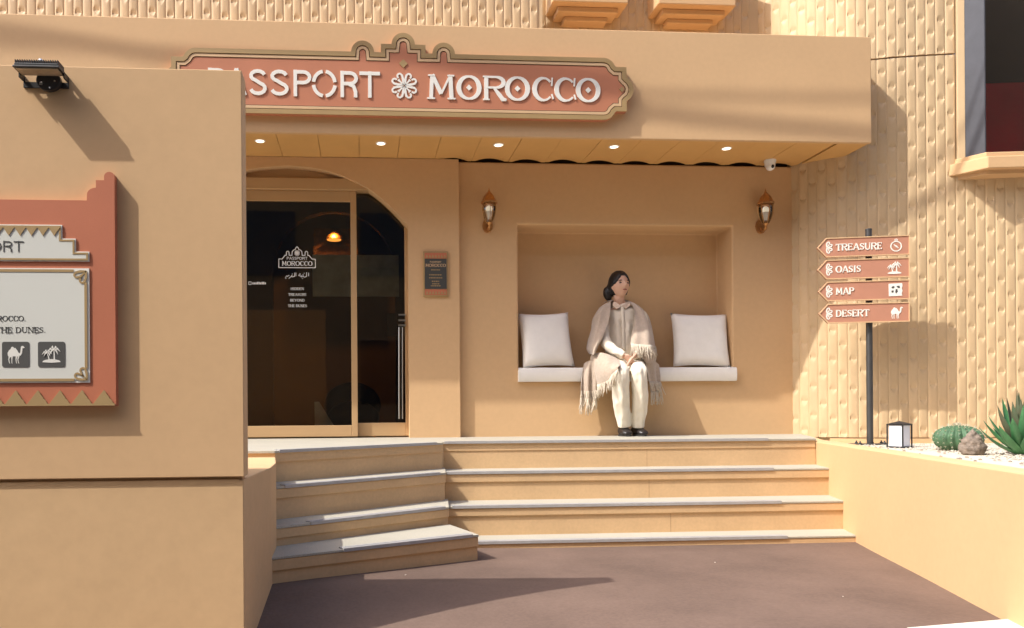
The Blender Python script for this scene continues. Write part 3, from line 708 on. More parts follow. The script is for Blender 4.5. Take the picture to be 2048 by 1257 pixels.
# handle behind the right pane
for (px, w_) in ((798.5, 0.010), (805, 0.007)):
    a, b = P(px, 655, Y2-0.028), P(px, 838, Y2-0.028)
    s_ = MB(); s_.tube([a, b], w_*0.6, 8); s_.build('handle', m_steel, dr, smooth=40)
s_ = MB()
for py in (630, 641, 651): 
    a, b = P(797, py, Y2-0.03), P(811, py, Y2-0.03); s_.box(a.x, b.x, Y2-0.034, Y2-0.001, a.z-0.006, a.z+0.006)
s_.build('lock_plate', m_steel, dr)
a, b = P(775, 673, Y2+0.06), P(795, 627, Y2+0.06)
s_ = MB(); s_.box(a.x, b.x, Y2+0.05, Y2+0.08, a.z, b.z); s_.build('card_reader', m_inside2, dr, bevel=0.006)

# ---- dim room behind the glass
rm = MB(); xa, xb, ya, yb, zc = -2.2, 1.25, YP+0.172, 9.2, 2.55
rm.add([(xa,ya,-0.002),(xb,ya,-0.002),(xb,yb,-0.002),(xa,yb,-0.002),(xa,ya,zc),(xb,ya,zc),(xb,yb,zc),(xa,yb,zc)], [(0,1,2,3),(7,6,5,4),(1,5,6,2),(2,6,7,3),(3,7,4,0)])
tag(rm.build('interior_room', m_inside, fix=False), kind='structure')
# partition with an arched passage
pt = MB(); py_ = 7.9; ca = P(668, 500, py_); ra = 0.62; zsp = P(668, 545, py_).z
ys0, ys1 = py_, py_ + 0.1
pt.box(-2.19, ca.x-ra, ys0, ys1, 0, 2.54); pt.box(ca.x+ra, 1.24, ys0, ys1, 0, 2.54)
ar = arc(ca.x, zsp, ra, ra, 180, 0, 16)
for i in range(16):
    (x_a, z_a), (x_b, z_b) = ar[i], ar[i+1]
    pt.add([(x_a, ys0, z_a), (x_b, ys0, z_b), (x_b, ys0, 2.54), (x_a, ys0, 2.54), (x_a, ys1, z_a), (x_b, ys1, z_b)], [(0,1,2,3), (0,4,5,1)])
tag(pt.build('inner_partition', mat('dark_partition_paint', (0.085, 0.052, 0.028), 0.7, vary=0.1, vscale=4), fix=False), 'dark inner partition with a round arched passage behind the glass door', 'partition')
lp = empty('picture_lamp', P(670, 472, 8.3), 'small warm glowing lamp shining above the rock picture inside the dark entrance', 'lamp')
c = P(668, 474, 8.4); s_ = MB(); s_.lathe(c, [(0.09, -0.03), (0.085, 0.0), (0.03, 0.05), (0.012, 0.06)], 16); s_.build('shade', m_copper, lp, smooth=40)
s_ = MB(); s_.lathe(c - Vector((0, 0, 0.034)), [(0.075, -0.003), (0.075, 0.003)], 16); s_.build('bulb', m_warm, lp)
ld = bpy.data.lights.new('lamp_light', 'SPOT'); ld.energy = 10; ld.color = (1, 0.45, 0.12); ld.spot_size = R(110); ld.shadow_soft_size = 0.05
lo = bpy.data.objects.new('lamp_light', ld); COL.objects.link(lo); lo.location = c - Vector((0, 0.12, -0.02)); WM[lo.name] = Matrix.Translation(lo.location)
lo.rotation_euler = (R(25), 0, 0); par(lo, lp)
m_rock0 = mat('ochre_rock_picture', (0.30, 0.13, 0.04), 0.8, vary=0.6, vscale=7, bump=0.6, bscale=12)
a, b = P(628, 560, 8.62), P(715, 458, 8.62)
s_ = MB(); s_.box(a.x, b.x, 8.62, 8.66, a.z, b.z); tag(s_.build('rock_picture', m_rock0), 'ochre rock textured picture lit by the warm lamp in the passage', 'picture')
a, b = P(622, 585, 7.6), P(800, 490, 7.6)
m_slab = mat('grey_slab', (0.55, 0.60, 0.58), 0.5, vary=0.2, vscale=8)
s_ = MB(); s_.box(a.x, b.x, 7.86, 7.88, a.z, b.z-0.05)
for k in range(5): s_.box(a.x, b.x, 7.855, 7.8595, a.z + k*0.072 + 0.004, a.z + k*0.072 + 0.064)
tag(s_.build('hanging_panel', m_slab), 'grey boarded panel hanging behind the glass across the arched passage', 'panel')
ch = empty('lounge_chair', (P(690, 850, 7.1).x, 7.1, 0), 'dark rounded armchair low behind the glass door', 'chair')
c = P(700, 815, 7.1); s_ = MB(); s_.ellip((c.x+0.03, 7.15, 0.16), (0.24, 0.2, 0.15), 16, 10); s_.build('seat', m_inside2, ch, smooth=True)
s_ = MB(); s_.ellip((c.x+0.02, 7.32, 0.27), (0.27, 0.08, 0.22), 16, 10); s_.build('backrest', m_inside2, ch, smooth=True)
a = P(645, 820, 6.9); s_ = MB(); s_.add([(a.x-0.07, 6.9, 0.02), (a.x+0.14, 6.9, 0.02), (a.x-0.03, 6.9, 0.30), (a.x-0.07, 6.9, 0.30), (a.x-0.07, 6.92, 0.02), (a.x+0.14, 6.92, 0.02), (a.x-0.03, 6.92, 0.30), (a.x-0.07, 6.92, 0.30)], [(0,1,2,3), (7,6,5,4), (1,5,6,2), (2,6,7,3), (0,3,7,4)])
tag(s_.build('leaning_board', m_slab), 'pale pointed board leaning near the foot of the glass door', 'board')
a = P(555, 840, 6.8); s_ = MB(); s_.box(a.x-0.03, a.x+0.04, 6.78, 6.85, 0.0, 0.09); tag(s_.build('small_box', m_slab, bevel=0.004), 'small pale box on the floor behind the glass door', 'box')
# ================================================================ OBJECTS
# ---- entrance sign on the canopy
YS = YC - 0.052
c0 = P(806.6, 106, YS); SX, SZ = 0.00364, 0.00359
half = arc(0, 17, 23, 23, 90, 0, 8) + [(44, 17), (44, 0), (57.5, 0)] + arc(80, 0, 22.5, 22.5, 172, 8, 12) + [(102.5, 0), (402, 0)] \
     + arc(402, -25, 25, 25, 85, 22, 5) + [(428, -18), (449, -18), (449, -38)] + arc(435.8, -63, 27.6, 27.6, 58, -58, 9) + [(449, -88), (449, -108), (428, -108)] \
     + arc(402, -101, 25, 25, -22, -90, 5)
outl = half + [(-x, y) for x, y in reversed(half)][0:]
seen = []; 
for p in outl:
    q = (p[0]*SX, p[1]*SZ)
    if not seen or (abs(q[0]-seen[-1][0]) + abs(q[1]-seen[-1][1])) > 1e-4: seen.append(q)
if abs(seen[0][0]-seen[-1][0]) + abs(seen[0][1]-seen[-1][1]) < 1e-4: seen.pop()
outl = seen
FS = Fr((c0.x, YC, c0.z), (1, 0, 0))
sg = empty('entrance_sign', (c0.x, YC, c0.z - 0.45), 'long terracotta name sign with gold stepped border fixed across the canopy front', 'sign')
m_ = MB(); m_.fpoly(FS, outl, 0.001, 0.044); m_.build('board', [m_terra2], sg)
in1 = offset(outl, 8.8*SX); in2 = offset(outl, 10.4*SX); in3 = offset(outl, 15.6*SX); in4 = offset(outl, 17.0*SX)
m_line = mat('brown_shade_line', (0.10, 0.055, 0.025), 0.8, vary=0.1, vscale=20)  # dark lines painted as the shade inside the raised frame rings
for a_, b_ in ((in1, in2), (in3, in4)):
    m_ = MB(); m_.fring(FS, a_, b_, 0.0441, 0.0446); m_.build('border_shade_line', m_line, sg)
m_ = MB(); m_.fring(FS, outl, in1, 0.0445, 0.0515); m_.build('outer_border', m_gold, sg, fix=True)
m_ = MB(); m_.fring(FS, in2, in3, 0.0445, 0.0478); m_.build('inner_border', m_gold2, sg, fix=True)
def diamond(u, v, r_, m, z0=0.0445, z1=0.049):
    s_ = MB(); s_.fpoly(FS, [(u, v+r_), (u+r_, v), (u, v-r_), (u-r_, v)], z0, z1); s_.build('diamond', m, sg)
diamond(0, -21*SZ, 8.5*SZ, m_gold); diamond(440*SX, -63*SZ, 6*SZ, m_gold); diamond(-440*SX, -63*SZ, 6*SZ, m_gold)
def su(px): return P(px, 165, YS).x - c0.x
def sv(px, py): return P(px, py, YS).z - c0.z
vb, vt = sv(735, 195.5), sv(735, 143.0)
for (ch_, a, b) in (('P', 414, 454), ('A', 453, 493), ('S', 496, 535), ('S', 538, 579), ('P', 585, 624), ('R', 679, 717), ('T', 718, 761)):
    m_ = MB(); letter(m_, FS, ch_, su(a), su(b), vb, vt, 0.0445, 0.0505, serif=False, bold=0.88); m_.build('letter', m_cream, sg)
uo, vo, ru, rv = (su(625)+su(672))/2, (vb+vt)/2, (su(672)-su(625))/2*0.92, (vt-vb)/2*0.93
m_ = MB()
for a0 in (8, 98, 188, 278): m_.ribbon(FS, arc(uo, vo, ru, rv, a0, a0+74, 8), 0.13*(vt-vb), 0.0445, 0.0505)
m_.build('letter', m_cream, sg)
vb, vt = sv(1030, 201.5), sv(1030, 153.0)
for (ch_, a, b) in (('M', 854, 911), ('O', 914, 962), ('R', 966, 1013), ('O', 1011, 1059), ('C', 1063, 1108), ('C', 1107, 1153), ('O', 1153, 1200)):
    m_ = MB(); letter(m_, FS, ch_, su(a), su(b), vb, vt, 0.0445, 0.0505, serif=True, bold=0.98)
    m_.build('letter', m_cream, sg)
    if ch_ == 'O': diamond((su(a)+su(b))/2, (vb+vt)/2, 6*SZ, m_cream, 0.0445, 0.050)
m_ = MB(); uo, vo = su(808.5), sv(808.5, 171.5)
for sx in (1, -1):
    for sy in (1, -1): ic_scroll(m_, FS, uo, vo, 45*SX, 0.0445, 0.0495 + 0.0002*(sx+2*sy), sx, sy, sw=0.085)
m_.build('ornament', m_cream, sg)

# ---- recessed downlights
names = ['leftmost round downlight in the canopy soffit, close to the upright wall', 'round downlight in the soffit above the glass door, second from the left', 'middle one of the five round downlights in the soffit', 'round downlight in the soffit above the sitting woman, fourth from the left', 'rightmost round downlight in the soffit, nearest the security camera']
for k, (px, py) in enumerate(((520, 283), (762, 288), (997, 291), (1228, 294.5), (1453, 298))):
    c = PZ(px, py, ZS - 0.004)
    dl = empty('downlight', (c.x, c.y, ZS), names[k], 'downlight', 'downlights in the canopy soffit')
    s_ = MB(); s_.lathe((c.x, c.y, ZS), [(0.029, -0.004), (0.039, -0.004), (0.040, -0.0005), (0.040, 0.002)], 20); s_.build('trim', m_white, dl, smooth=40)
    s_ = MB(); s_.lathe((c.x, c.y, ZS), [(0.030, -0.0055), (0.030, -0.0042)], 20); s_.build('lens', m_down, dl)
    ld_ = bpy.data.lights.new('downlight_beam', 'SPOT'); ld_.energy = 0.3; ld_.color = (1.0, 0.50, 0.16); ld_.spot_size = R(150); ld_.spot_blend = 1.0; ld_.shadow_soft_size = 0.035
    lo_ = bpy.data.objects.new('downlight_beam', ld_); COL.objects.link(lo_); lo_.location = (c.x, c.y, ZS - 0.012); WM[lo_.name] = Matrix.Translation(lo_.location); par(lo_, dl)

# ---- wall lanterns
def lantern(px, py_top, label):
    top = P(px, py_top, YW - 0.085); cx_, cy_ = top.x, YW - 0.085; k = (top.z - P(px, py_top+87, YW-.085).z) / 87.0
    z = lambda q: top.z - q * k
    ln = empty('wall_lantern', (cx_, YW, z(80)), label, 'lantern', 'lanterns either side of the niche')
    def la_(prof, name, m, seg=12, sm=35): s_ = MB(); s_.lathe((cx_, cy_, 0), [(r_*k, z(q)) for r_, q in prof], seg); return s_.build(name, m, ln, smooth=sm)
    rf = la_([(16.5, 30), (17, 27), (14, 24), (11.5, 17), (8, 12), (4, 8), (2.2, 5)], 'roof', m_copper, 8, 20)
    s_ = MB(); s_.lathe((cx_, cy_, 0), [(1.2*k, z(5.2)), (2.4*k, z(3.4)), (1.2*k, z(2)), (0.8*k, z(0)), (0.3*k, z(-3))], 10); s_.build('finial', m_copper, rf, smooth=40)
    la_([(12, 31), (13, 34), (13.2, 40), (12.4, 48), (10, 58), (6, 66), (4, 68)], 'glass', m_clear, 16)
    s_ = MB()
    for a in range(0, 360, 60):
        s_.tube([Vector((cx_ + r_*k*math.cos(R(a+30)), cy_ + r_*k*math.sin(R(a+30)), z(q))) for r_, q in ((13, 30.5), (14.2, 40), (13, 50), (10.6, 59), (6, 67))], 0.65*k, 6)
    s_.build('cage', m_copper, ln)
    la_([(12, 30.4), (12.2, 33), (8, 33.2)], 'collar', m_copper)
    b_ = la_([(2.5, 62), (4, 55), (5.5, 45)], 'bulb_base', m_white)
    la_([(5.6, 44.8), (6.2, 40), (5.4, 36), (3, 34), (0.5, 33.6)], 'bulb', m_bulb)
    la_([(3.6, 62.2), (4.5, 66), (6, 68), (3, 71), (2, 74), (3, 76), (0.6, 80)], 'socket', m_copper)
    pts = [Vector((cx_, cy_, z(74))), Vector((cx_, cy_ + 0.02, z(79))), Vector((cx_, YW - 0.035, z(79))), Vector((cx_, YW - 0.01, z(71)))]
    s_ = MB(); s_.tube([Vector(p) for p in spline([tuple(p) for p in pts], 5)], 2.2*k, 8); s_.build('arm', m_copper, ln, smooth=40)
    s_ = MB(); Fl_ = Fr((cx_, YW, z(69)), (1, 0, 0)); s_.fpoly(Fl_, [(11*k*math.cos(R(a)), 15*k*math.sin(R(a))) for a in range(0, 360, 30)], -0.003, 0.014); s_.build('back_plate', m_copper, ln, bevel=0.004)
lantern(978, 378, 'copper wall lantern left of the niche beside the portal edge')
lantern(1531, 380, 'copper wall lantern right of the niche below the security camera')

# ---- security camera
sc_ = PZ(1540, 326, ZS)
sc_ = P(1540, 328, 6.05)
cmr = empty('security_camera', (sc_.x, 6.05, ZS), 'white dome security camera under the soffit at the right end', 'camera')
s_ = MB(); s_.lathe((sc_.x, 6.05, 0), [(0.046, ZS-0.0005), (0.046, ZS-0.014), (0.042, ZS-0.02), (0.04, ZS-0.045), (0.02, ZS-0.05)], 20); s_.build('housing', m_white, cmr, smooth=40)
s_ = MB(); s_.ellip((sc_.x, 6.045, ZS-0.052), (0.036, 0.036, 0.034), 16, 12); s_.build('dome', m_white, cmr, smooth=True)
s_ = MB(); s_.ellip((sc_.x+0.002, 6.019, ZS-0.058), (0.015, 0.013, 0.016), 12, 8); s_.build('lens', m_black, cmr, smooth=True)

# ---- plaque beside the door
Fq = Fr((P(871, 549, YP).x, YP, P(871, 549, YP).z), (1, 0, 0)); kk = 0.00396
pq = empty('wall_plaque', Fq(0, -0.18, 0), 'small dark framed name plaque on the wall right of the glass door', 'plaque')
s_ = MB(); s_.fbox(Fq, -25*kk, 25*kk, -45*kk, 45*kk, 0.0006, 0.016); s_.build('frame', m_gold, pq, bevel=0.003)
for (v0, v1) in ((31*kk, 42*kk), (-42*kk, -31*kk)):
    s_ = MB(); s_.fbox(Fq, -22*kk, 22*kk, v0, v1, 0.0162, 0.0185); b_ = s_.build('terracotta_band', m_terra, pq)
    s_ = MB()
    for k in range(7): s_.fpoly(Fq, [((-20+6*k)*kk, v0+1.5*kk), ((-15+6*k)*kk, v0+1.5*kk), ((-17.5+6*k)*kk, v0+8*kk)], 0.0186, 0.0196)
    s_.build('zigzag', m_gold, b_)
s_ = MB(); s_.fbox(Fq, -22*kk, 22*kk, -30*kk, 30*kk, 0.0162, 0.0188); face = s_.build('face', m_dark, pq)
text(Fq, 'PASSPORT', 0, 22*kk, 3.4*kk, 0.0189, 0.0196, 'lettering', m_gold2, face, serif=False, align='c', single=True)
text(Fq, 'MOROCCO', 0, 14*kk, 6*kk, 0.0189, 0.0196, 'lettering', m_gold2, face, align='c', single=True)
for (v_, w_) in ((7, 18), (-3, 26), (-9, 26), (-16, 16), (-21, 14), (-25, 20)):
    s_ = MB(); x_ = -w_/2
    while x_ < w_/2 - 2:
        L = random.uniform(1.6, 4); s_.fbox(Fq, x_*kk, min(w_/2, x_+L)*kk, v_*kk, (v_+2.0)*kk, 0.0189, 0.0194); x_ += L + 1.1
    s_.build('lettering', m_gold, face)

# ---- lettering on the door glass
yd = Y1 + 0.0128
Fd = Fr((P(594.5, 560, yd).x, yd, P(594.5, 560, yd).z), (1, 0, 0)); kd = yd / F_PX * 1.0
m_decal = mat('white_vinyl', (0.80, 0.78, 0.72), 0.6, vary=0.02, vscale=20)
def U(px): return (px - 594.5) * kd
def V(py): return (560 - py) * kd
s_ = MB()
bl = [(558.5, 536), (558.5, 519), (565, 519), (571, 511.5), (573.5, 511.5), (573.5, 507)] + [(576+2.6*math.cos(R(a)), 506-2.6*math.sin(R(a))) for a in range(180, -1, -45)] + [(579, 511.5), (584.5, 511.5), (585, 504), (588, 501), (591, 500), (592, 497), (594.5, 494.5)]
full_ = bl + [(1189-x_, y_) for x_, y_ in reversed(bl[:-1])]
s_.ribbon(Fd, [(U(x_), V(y_)) for x_, y_ in full_], 1.5*kd, 0.0, 0.0008, closed=True)
s_.build('emblem_outline', m_decal, pane1)
s_ = MB()
for sx in (1, -1):
    for sy in (1, -1): ic_scroll(s_, Fd, U(594.5), V(507), 9*kd, 0.0, 0.0008 + 0.0001*(sx+2*sy), sx, sy, sw=0.13)
s_.build('emblem_rosette', m_decal, pane1)
text(Fd, 'PASSPORT', U(594.5), V(520.2), 5.6*kd, 0.0, 0.0008, 'lettering', m_decal, pane1, serif=False, align='c', width=41*kd, single=True)
text(Fd, 'MOROCCO', U(594.5), V(532.3), 9.2*kd, 0.0, 0.0008, 'lettering', m_decal, pane1, align='c', width=60*kd, single=True)
for (t_, y_, w_) in (('HIDDEN', 580.5, 26), ('TREASURE', 592, 36), ('BEYOND', 603.3, 28), ('THE DUNES', 614.3, 37)):
    text(Fd, t_, U(594.5), V(y_), 5.2*kd, 0.0, 0.0008, 'lettering', m_decal, pane1, align='c', width=w_*kd, single=True)
s_ = MB()   # the line of script
for st_ in ([(617, 546), (617, 553)], [(613, 545), (613, 553), (609, 555), (606, 553), (606, 549)], [(606, 553), (603, 554.5), (603, 551)], [(600, 547), (600, 553), (604, 554)], [(597, 552), (598.4, 551), (597.5, 550)],
            [(592, 546), (592, 553)], [(589.5, 546), (589.5, 553), (585, 554.5), (583, 552.5), (585, 551)], [(583, 553.5), (580, 555.5), (578, 558)], [(579, 551), (575, 553.5), (573, 552)], [(573, 554), (571, 556)], [(604, 557.5), (605.5, 557.5)], [(584, 548.5), (585.4, 548.5)], [(571.5, 557.5), (573, 557.5)], [(607.5, 547), (609, 547)]):
    s_.ribbon(Fd, [(U(x_), V(y_)) for x_, y_ in st_], 1.25*kd, 0.0, 0.0008)
s_.build('script_lettering', m_decal, pane1)
s_ = MB(); x_ = 497.0; random.seed(11)
s_.ribbon(Fd, [(U(499.5), V(570)), (U(504), V(570)), (U(504), V(564.5)), (U(499.5), V(564.5))], 0.9*kd, 0.0, 0.0008, closed=True)
x_ = 506.5
while x_ < 533: s_.fbox(Fd, U(x_), U(x_+2.2), V(569.5), V(564.5 + random.choice((0, 1.2))), 0.0, 0.0008); x_ += 3.0
s_.build('small_lettering', m_decal, pane1)

# ---- information board on the upright wall
YB = YL - 0.012
ki = (P(232, 600, YB-0.03).x - P(32, 600, YB-0.03).x) / 200.0
ob = P(232, 812, YB-0.03)
FB = Fr((ob.x, YB, ob.z), (1, 0, 0))
def IU(px): return (px - 232) * ki
def IV(py): return (812 - py) * ki
ib = empty('information_board', FB(-0.5, 0, 0), 'large terracotta information board with white panels hung on the upright wall', 'board')
prof = [(232, 812), (232, 341)] + [(221.5 + 10.5*math.cos(R(a)), 339 - 10*math.sin(R(a))) for a in range(15, 181, 15)] + [(211, 346.5), (194.5, 346.5), (194.5, 362)] + [(194.5 - 18*math.sin(R(a)), 376 - 14*math.cos(R(a))) for a in (15, 35, 55, 75, 90)] + [(176, 388.5)]
prof2 = prof + [(2*-80 - x_, y_) for x_, y_ in reversed(prof)]
s_ = MB(); s_.fpoly(FB, [(IU(x_), IV(y_)) for x_, y_ in prof2], 0.0006, 0.030); s_.build('board', m_terra, ib)
def panel(poly, n1, m, name='panel'): s_ = MB(); s_.fpoly(FB, [(IU(x_), IV(y_)) for x_, y_ in poly], 0.0302, n1); return s_.build(name, m, ib)
def mirror(p): return p + [(2*-80 - x_, y_) for x_, y_ in reversed(p)]
p1 = mirror([(181, 515), (181, 494.5), (154, 494.5), (154, 468), (127, 468), (127, 440)])
panel(p1, 0.034, m_cream); i1 = [(x_, y_) for x_, y_ in p1]
def ring(poly, d0, d1, n0, n1, m, name):
    q = [(IU(x_), IV(y_)) for x_, y_ in poly]; s_ = MB(); s_.fring(FB, offset(q, d0*ki) if d0 else q, offset(q, d1*ki), n0, n1); return s_.build(name, m, ib)
s_ = MB(); s_.fpoly(FB, offset([(IU(x_), IV(y_)) for x_, y_ in p1], 6*ki), 0.0343, 0.0352); pf1 = s_.build('panel_face', m_panel, ib)
ring(p1, 2.2, 6, 0.0342, 0.0362, m_gold, 'panel_border')
p2 = [(180.5, 764), (180.5, 529), (-340.5, 529), (-340.5, 764)]
panel(p2, 0.034, m_cream)
s_ = MB(); s_.fpoly(FB, offset([(IU(x_), IV(y_)) for x_, y_ in p2], 6*ki), 0.0343, 0.0352); pf2 = s_.build('panel_face', m_panel, ib)
def bar2(x0, x1, y0, y1): s_ = MB(); s_.fbox(FB, IU(x0), IU(x1), IV(y1), IV(y0), 0.0353, 0.0365); s_.build('panel_border', m_gold, ib)
bar2(-310, 150, 531.5, 537); bar2(171, 176.5, 558, 735); bar2(-310, 150, 755.5, 761)
for (x_, y_, sx, sy) in ((177, 533, -1, -1), (177, 760, -1, 1)):
    s_ = MB(); ic_scroll(s_, FB, IU(x_), IV(y_), 50*ki, 0.0353, 0.0368, sx, sy, sw=0.085); s_.build('corner_scroll', m_gold, ib)
    s_ = MB(); c_ = (IU(x_ - 13*1), IV(y_ + 13*(-sy) )); s_.fpoly(FB, [(c_[0]+2.5*ki*math.cos(R(a)), c_[1]+2.5*ki*math.sin(R(a))) for a in range(0, 360, 45)], 0.0353, 0.039); s_.build('corner_bead', m_gold, ib)
x_ = 112.3
while x_ > -60:   # sawtooth valance
    s_ = MB(); s_.fpoly(FB, [(IU(x_-11.2), IV(446)), (IU(x_+11.2), IV(446)), (IU(x_+2), IV(459)), (IU(x_), IV(463.5)), (IU(x_-4), IV(457.5))][::-1], 0.0353, 0.0375); s_.build('valance_tooth', m_gold, ib); x_ -= 22.6
x_ = 208.5
while x_ > -60:   # stepped pyramids along the foot
    s_ = MB(); st_ = [(x_-22, 811.5), (x_-22, 808), (x_-12, 795), (x_-6, 787), (x_, 779.5), (x_+4, 784), (x_+5, 787.5), (x_+9, 792), (x_+11, 796.5), (x_+16, 801), (x_+18, 806), (x_+21.8, 808), (x_+21.8, 811.5)]
    s_.fpoly(FB, [(IU(a), IV(b)) for a, b in st_], 0.0302, 0.0345); s_.build('pyramid', m_gold, ib); x_ -= 44
text(FB, 'PASSPORT', IU(51), IV(496.3), 22.5*ki, 0.0353, 0.0364, 'letter', m_dark, pf1, serif=False, align='r', width=166*ki, bold=0.66)
text(FB, 'MOROCCO.', IU(54), IV(638), 11*ki, 0.0353, 0.0358, 'lettering', m_dark, pf2, align='r', width=80*ki, single=True, bold=1.05)
text(FB, 'BEYOND THE DUNES.', IU(93.5), IV(661.5), 11.5*ki, 0.0353, 0.0358, 'lettering', m_dark, pf2, align='r', width=176*ki, single=True, bold=1.05)
for (xa, which) in ((6.7, 0), (77.8, 1)):
    s_ = MB(); w_ = 54; y0_, y1_ = 680, 732; r_ = 4
    poly = [(xa+w_-r_+r_*math.cos(R(a)), y0_+r_-r_*math.sin(R(a))) for a in (0, 45, 90)] + [(xa+r_+r_*math.cos(R(a)), y0_+r_-r_*math.sin(R(a))) for a in (90, 135, 180)] + [(xa+r_+r_*math.cos(R(a)), y1_-r_-r_*math.sin(R(a))) for a in (180, 225, 270)] + [(xa+w_-r_+r_*math.cos(R(a)), y1_-r_-r_*math.sin(R(a))) for a in (270, 315, 360)]
    s_.fpoly(FB, [(IU(a), IV(b)) for a, b in poly], 0.0353, 0.0365); t_ = s_.build('icon_tile', m_tile, ib)
    s_ = MB(); (ic_camel if which == 0 else ic_palm)(s_, FB, IU(xa + (9 if which == 0 else 9)), IV(724 if which == 0 else 723), 36*ki, 0.0366, 0.0372); s_.build('icon', m_cream, t_)

# ---- floodlight on top of the upright wall
fl = empty('floodlight', P(80, 150, YB), 'black finned floodlight clamped over the top of the upright wall', 'floodlight')
fc = P(81, 137, YB-0.06); hz = fc.z
s_ = MB(); s_.box(fc.x-0.078, fc.x+0.070, YB-0.088, YB-0.028, hz-0.003, hz+0.006); s_.build('housing', m_black, fl, bevel=0.002)
for k in range(19):
    x_ = fc.x - 0.076 + k*0.0079
    s_ = MB(); s_.box(x_, x_+0.0028, YB-0.087, YB-0.03, hz+0.0062, hz+0.018); s_.build('fin', m_black, fl)
s_ = MB(); s_.box(fc.x-0.082, fc.x+0.074, YB-0.092, YB-0.024, hz-0.010, hz-0.0034); s_.build('bezel', m_post, fl, bevel=0.0015)
m_fg = mat('floodlight_lens', (0.50, 0.42, 0.28), 0.2, vary=0.1, vscale=40)
s_ = MB(); s_.box(fc.x-0.074, fc.x+0.066, YB-0.086, YB-0.030, hz-0.0135, hz-0.0104); s_.build('lens', m_fg, fl)
s_ = MB()
for sx in (-1, 1):
    x_ = fc.x - 0.003 + sx*0.076; s_.box(x_-0.002, x_+0.002, YB-0.045, YB-0.0005, hz-0.026, hz-0.004)
s_.box(fc.x-0.081, fc.x+0.075, YB-0.006, YB-0.0005, hz-0.046, hz-0.0262); s_.build('bracket', m_black, fl)
s_ = MB(); Fc = Fr((fc.x+0.013, YB, hz-0.028), (1, 0, 0)); s_.fpoly(Fc, [(0.042*math.cos(R(a)), 0.036*math.sin(R(a))) for a in range(0, 360, 15)], 0.0065, 0.030); s_.build('driver_box', m_black, fl, bevel=0.004)
s_ = MB()
for (a, b) in ((-0.02, -0.010), (0.005, 0.022), (0.024, -0.004), (0.008, -0.028)): s_.lathe(Fc(a, b, 0.032), [(0.003, -0.002), (0.003, 0.002)], 8)
for q in (0, 0.006): s_.fbox(Fc, -0.028+q, -0.025+q, -0.018, -0.008, 0.0302, 0.0312)
s_.build('screw', m_steel, fl)
c = P(81, 124, YB-0.055); s_ = MB(); s_.box(c.x-0.012, c.x+0.012, YB-0.065, YB-0.045, hz+0.0182, hz+0.024); s_.ellip((c.x, YB-0.055, hz+0.028), (0.008, 0.008, 0.008), 10, 6); s_.build('bracket_clip', m_steel, fl)

# ---- seat cushion and two pillows
def pillow_mesh(w_, h_, t_, seed, n=18):
    mb = MB(); fr_, bk_ = [], []
    for j in range(n+1):
        a, b = [], []
        for i in range(n+1):
            u, v_ = -1 + 2*i/n, -1 + 2*j/n
            pin = 1 - 0.075*(1 - abs(u)**3)*abs(v_)**2.5 if True else 1
            x_ = u*(w_/2)*(1 - 0.06*(1 - v_*v_)*abs(u)**4); z_ = v_*(h_/2)*(1 - 0.07*(1 - u*u)*abs(v_)**4)
            th = t_ * (max(0, (1-u**4))*max(0, (1-v_**4)))**0.55
            wr = 0.006*mnoise.noise(Vector((u*2.2+seed, v_*2.2, seed))) + 0.003*mnoise.noise(Vector((u*6, v_*6, seed)))
            e = 1 if th > 1e-4 else 0
            a.append(Vector((x_, -th + wr*e, z_))); b.append(Vector((x_, th*0.8 + wr*e, z_)))
        fr_.append(a); bk_.append(b)
    mb.grid(fr_); mb.grid(bk_); return mb
def pillow(pc, w_, h_, t_, tilt, turn, roll, seed, label):
    mb = pillow_mesh(w_, h_, t_, seed)
    Rm = Matrix.Rotation(turn, 3, 'Z') @ Matrix.Rotation(roll, 3, 'Y') @ Matrix.Rotation(tilt, 3, 'X')
    mb.v = [tuple(Vector(pc) + Rm @ Vector(v_)) for v_ in mb.v]
    import bmesh
    o = mb.build('pillow', m_fabric, None, smooth=True)
    b = bmesh.new(); b.from_mesh(o.data); bmesh.ops.remove_doubles(b, verts=b.verts, dist=0.0008); bmesh.ops.recalc_face_normals(b, faces=b.faces); b.to_mesh(o.data); b.free()
    o.data.polygons.foreach_set('use_smooth', [True]*len(o.data.polygons))
    tag(o, label, 'pillow', 'pillows on the niche seat')
zc0, zc1 = P(1250, 763, 6.15).z, P(1250, 735.5, 6.15).z
a, b = P(1037.5, 750, 6.15).x, P(1474, 750, 6.15).x
s_ = MB()
rows = []; yf, yb_ = 6.150, YN - 0.006
n = 40
for j, (yy, zz) in enumerate([(YW - 0.004, zc0), (yf + 0.008, zc0), (yf, zc0 + 0.012), (yf - 0.004, (zc0+zc1)/2), (yf, zc1 - 0.012), (yf + 0.012, zc1), (yf+0.05, zc1+0.003), (yb_, zc1)]):
    rows.append([Vector((a + (b-a)*i/n, yy + 0.002*mnoise.noise(Vector((i*0.4, j, 2))), zz + 0.002*mnoise.noise(Vector((i*0.35, j*0.8, 1))))) for i in range(n+1)])
s_.grid(rows)
for c_ in (0, n): s_.add([r_[c_] for r_ in rows] + [Vector((rows[0][c_].x, yb_, zc0))], [list(range(len(rows)+1))])
s_.add([(xL+0.003, YW-0.003, zc0+0.0005), (xR-0.006, YW-0.003, zc0+0.0005), (xR-0.006, yb_, zc0+0.0005), (xL+0.003, yb_, zc0+0.0005)], [(0, 1, 2, 3)])
s_.v = [(min(max(v_[0], xL + 0.003), xR - 0.006) if v_[1] > YW - 0.006 else v_[0], v_[1], v_[2]) for v_ in s_.v]
tag(s_.build('seat_cushion', m_fabric, smooth=45), 'long flat white seat cushion lying along the niche bench', 'cushion')
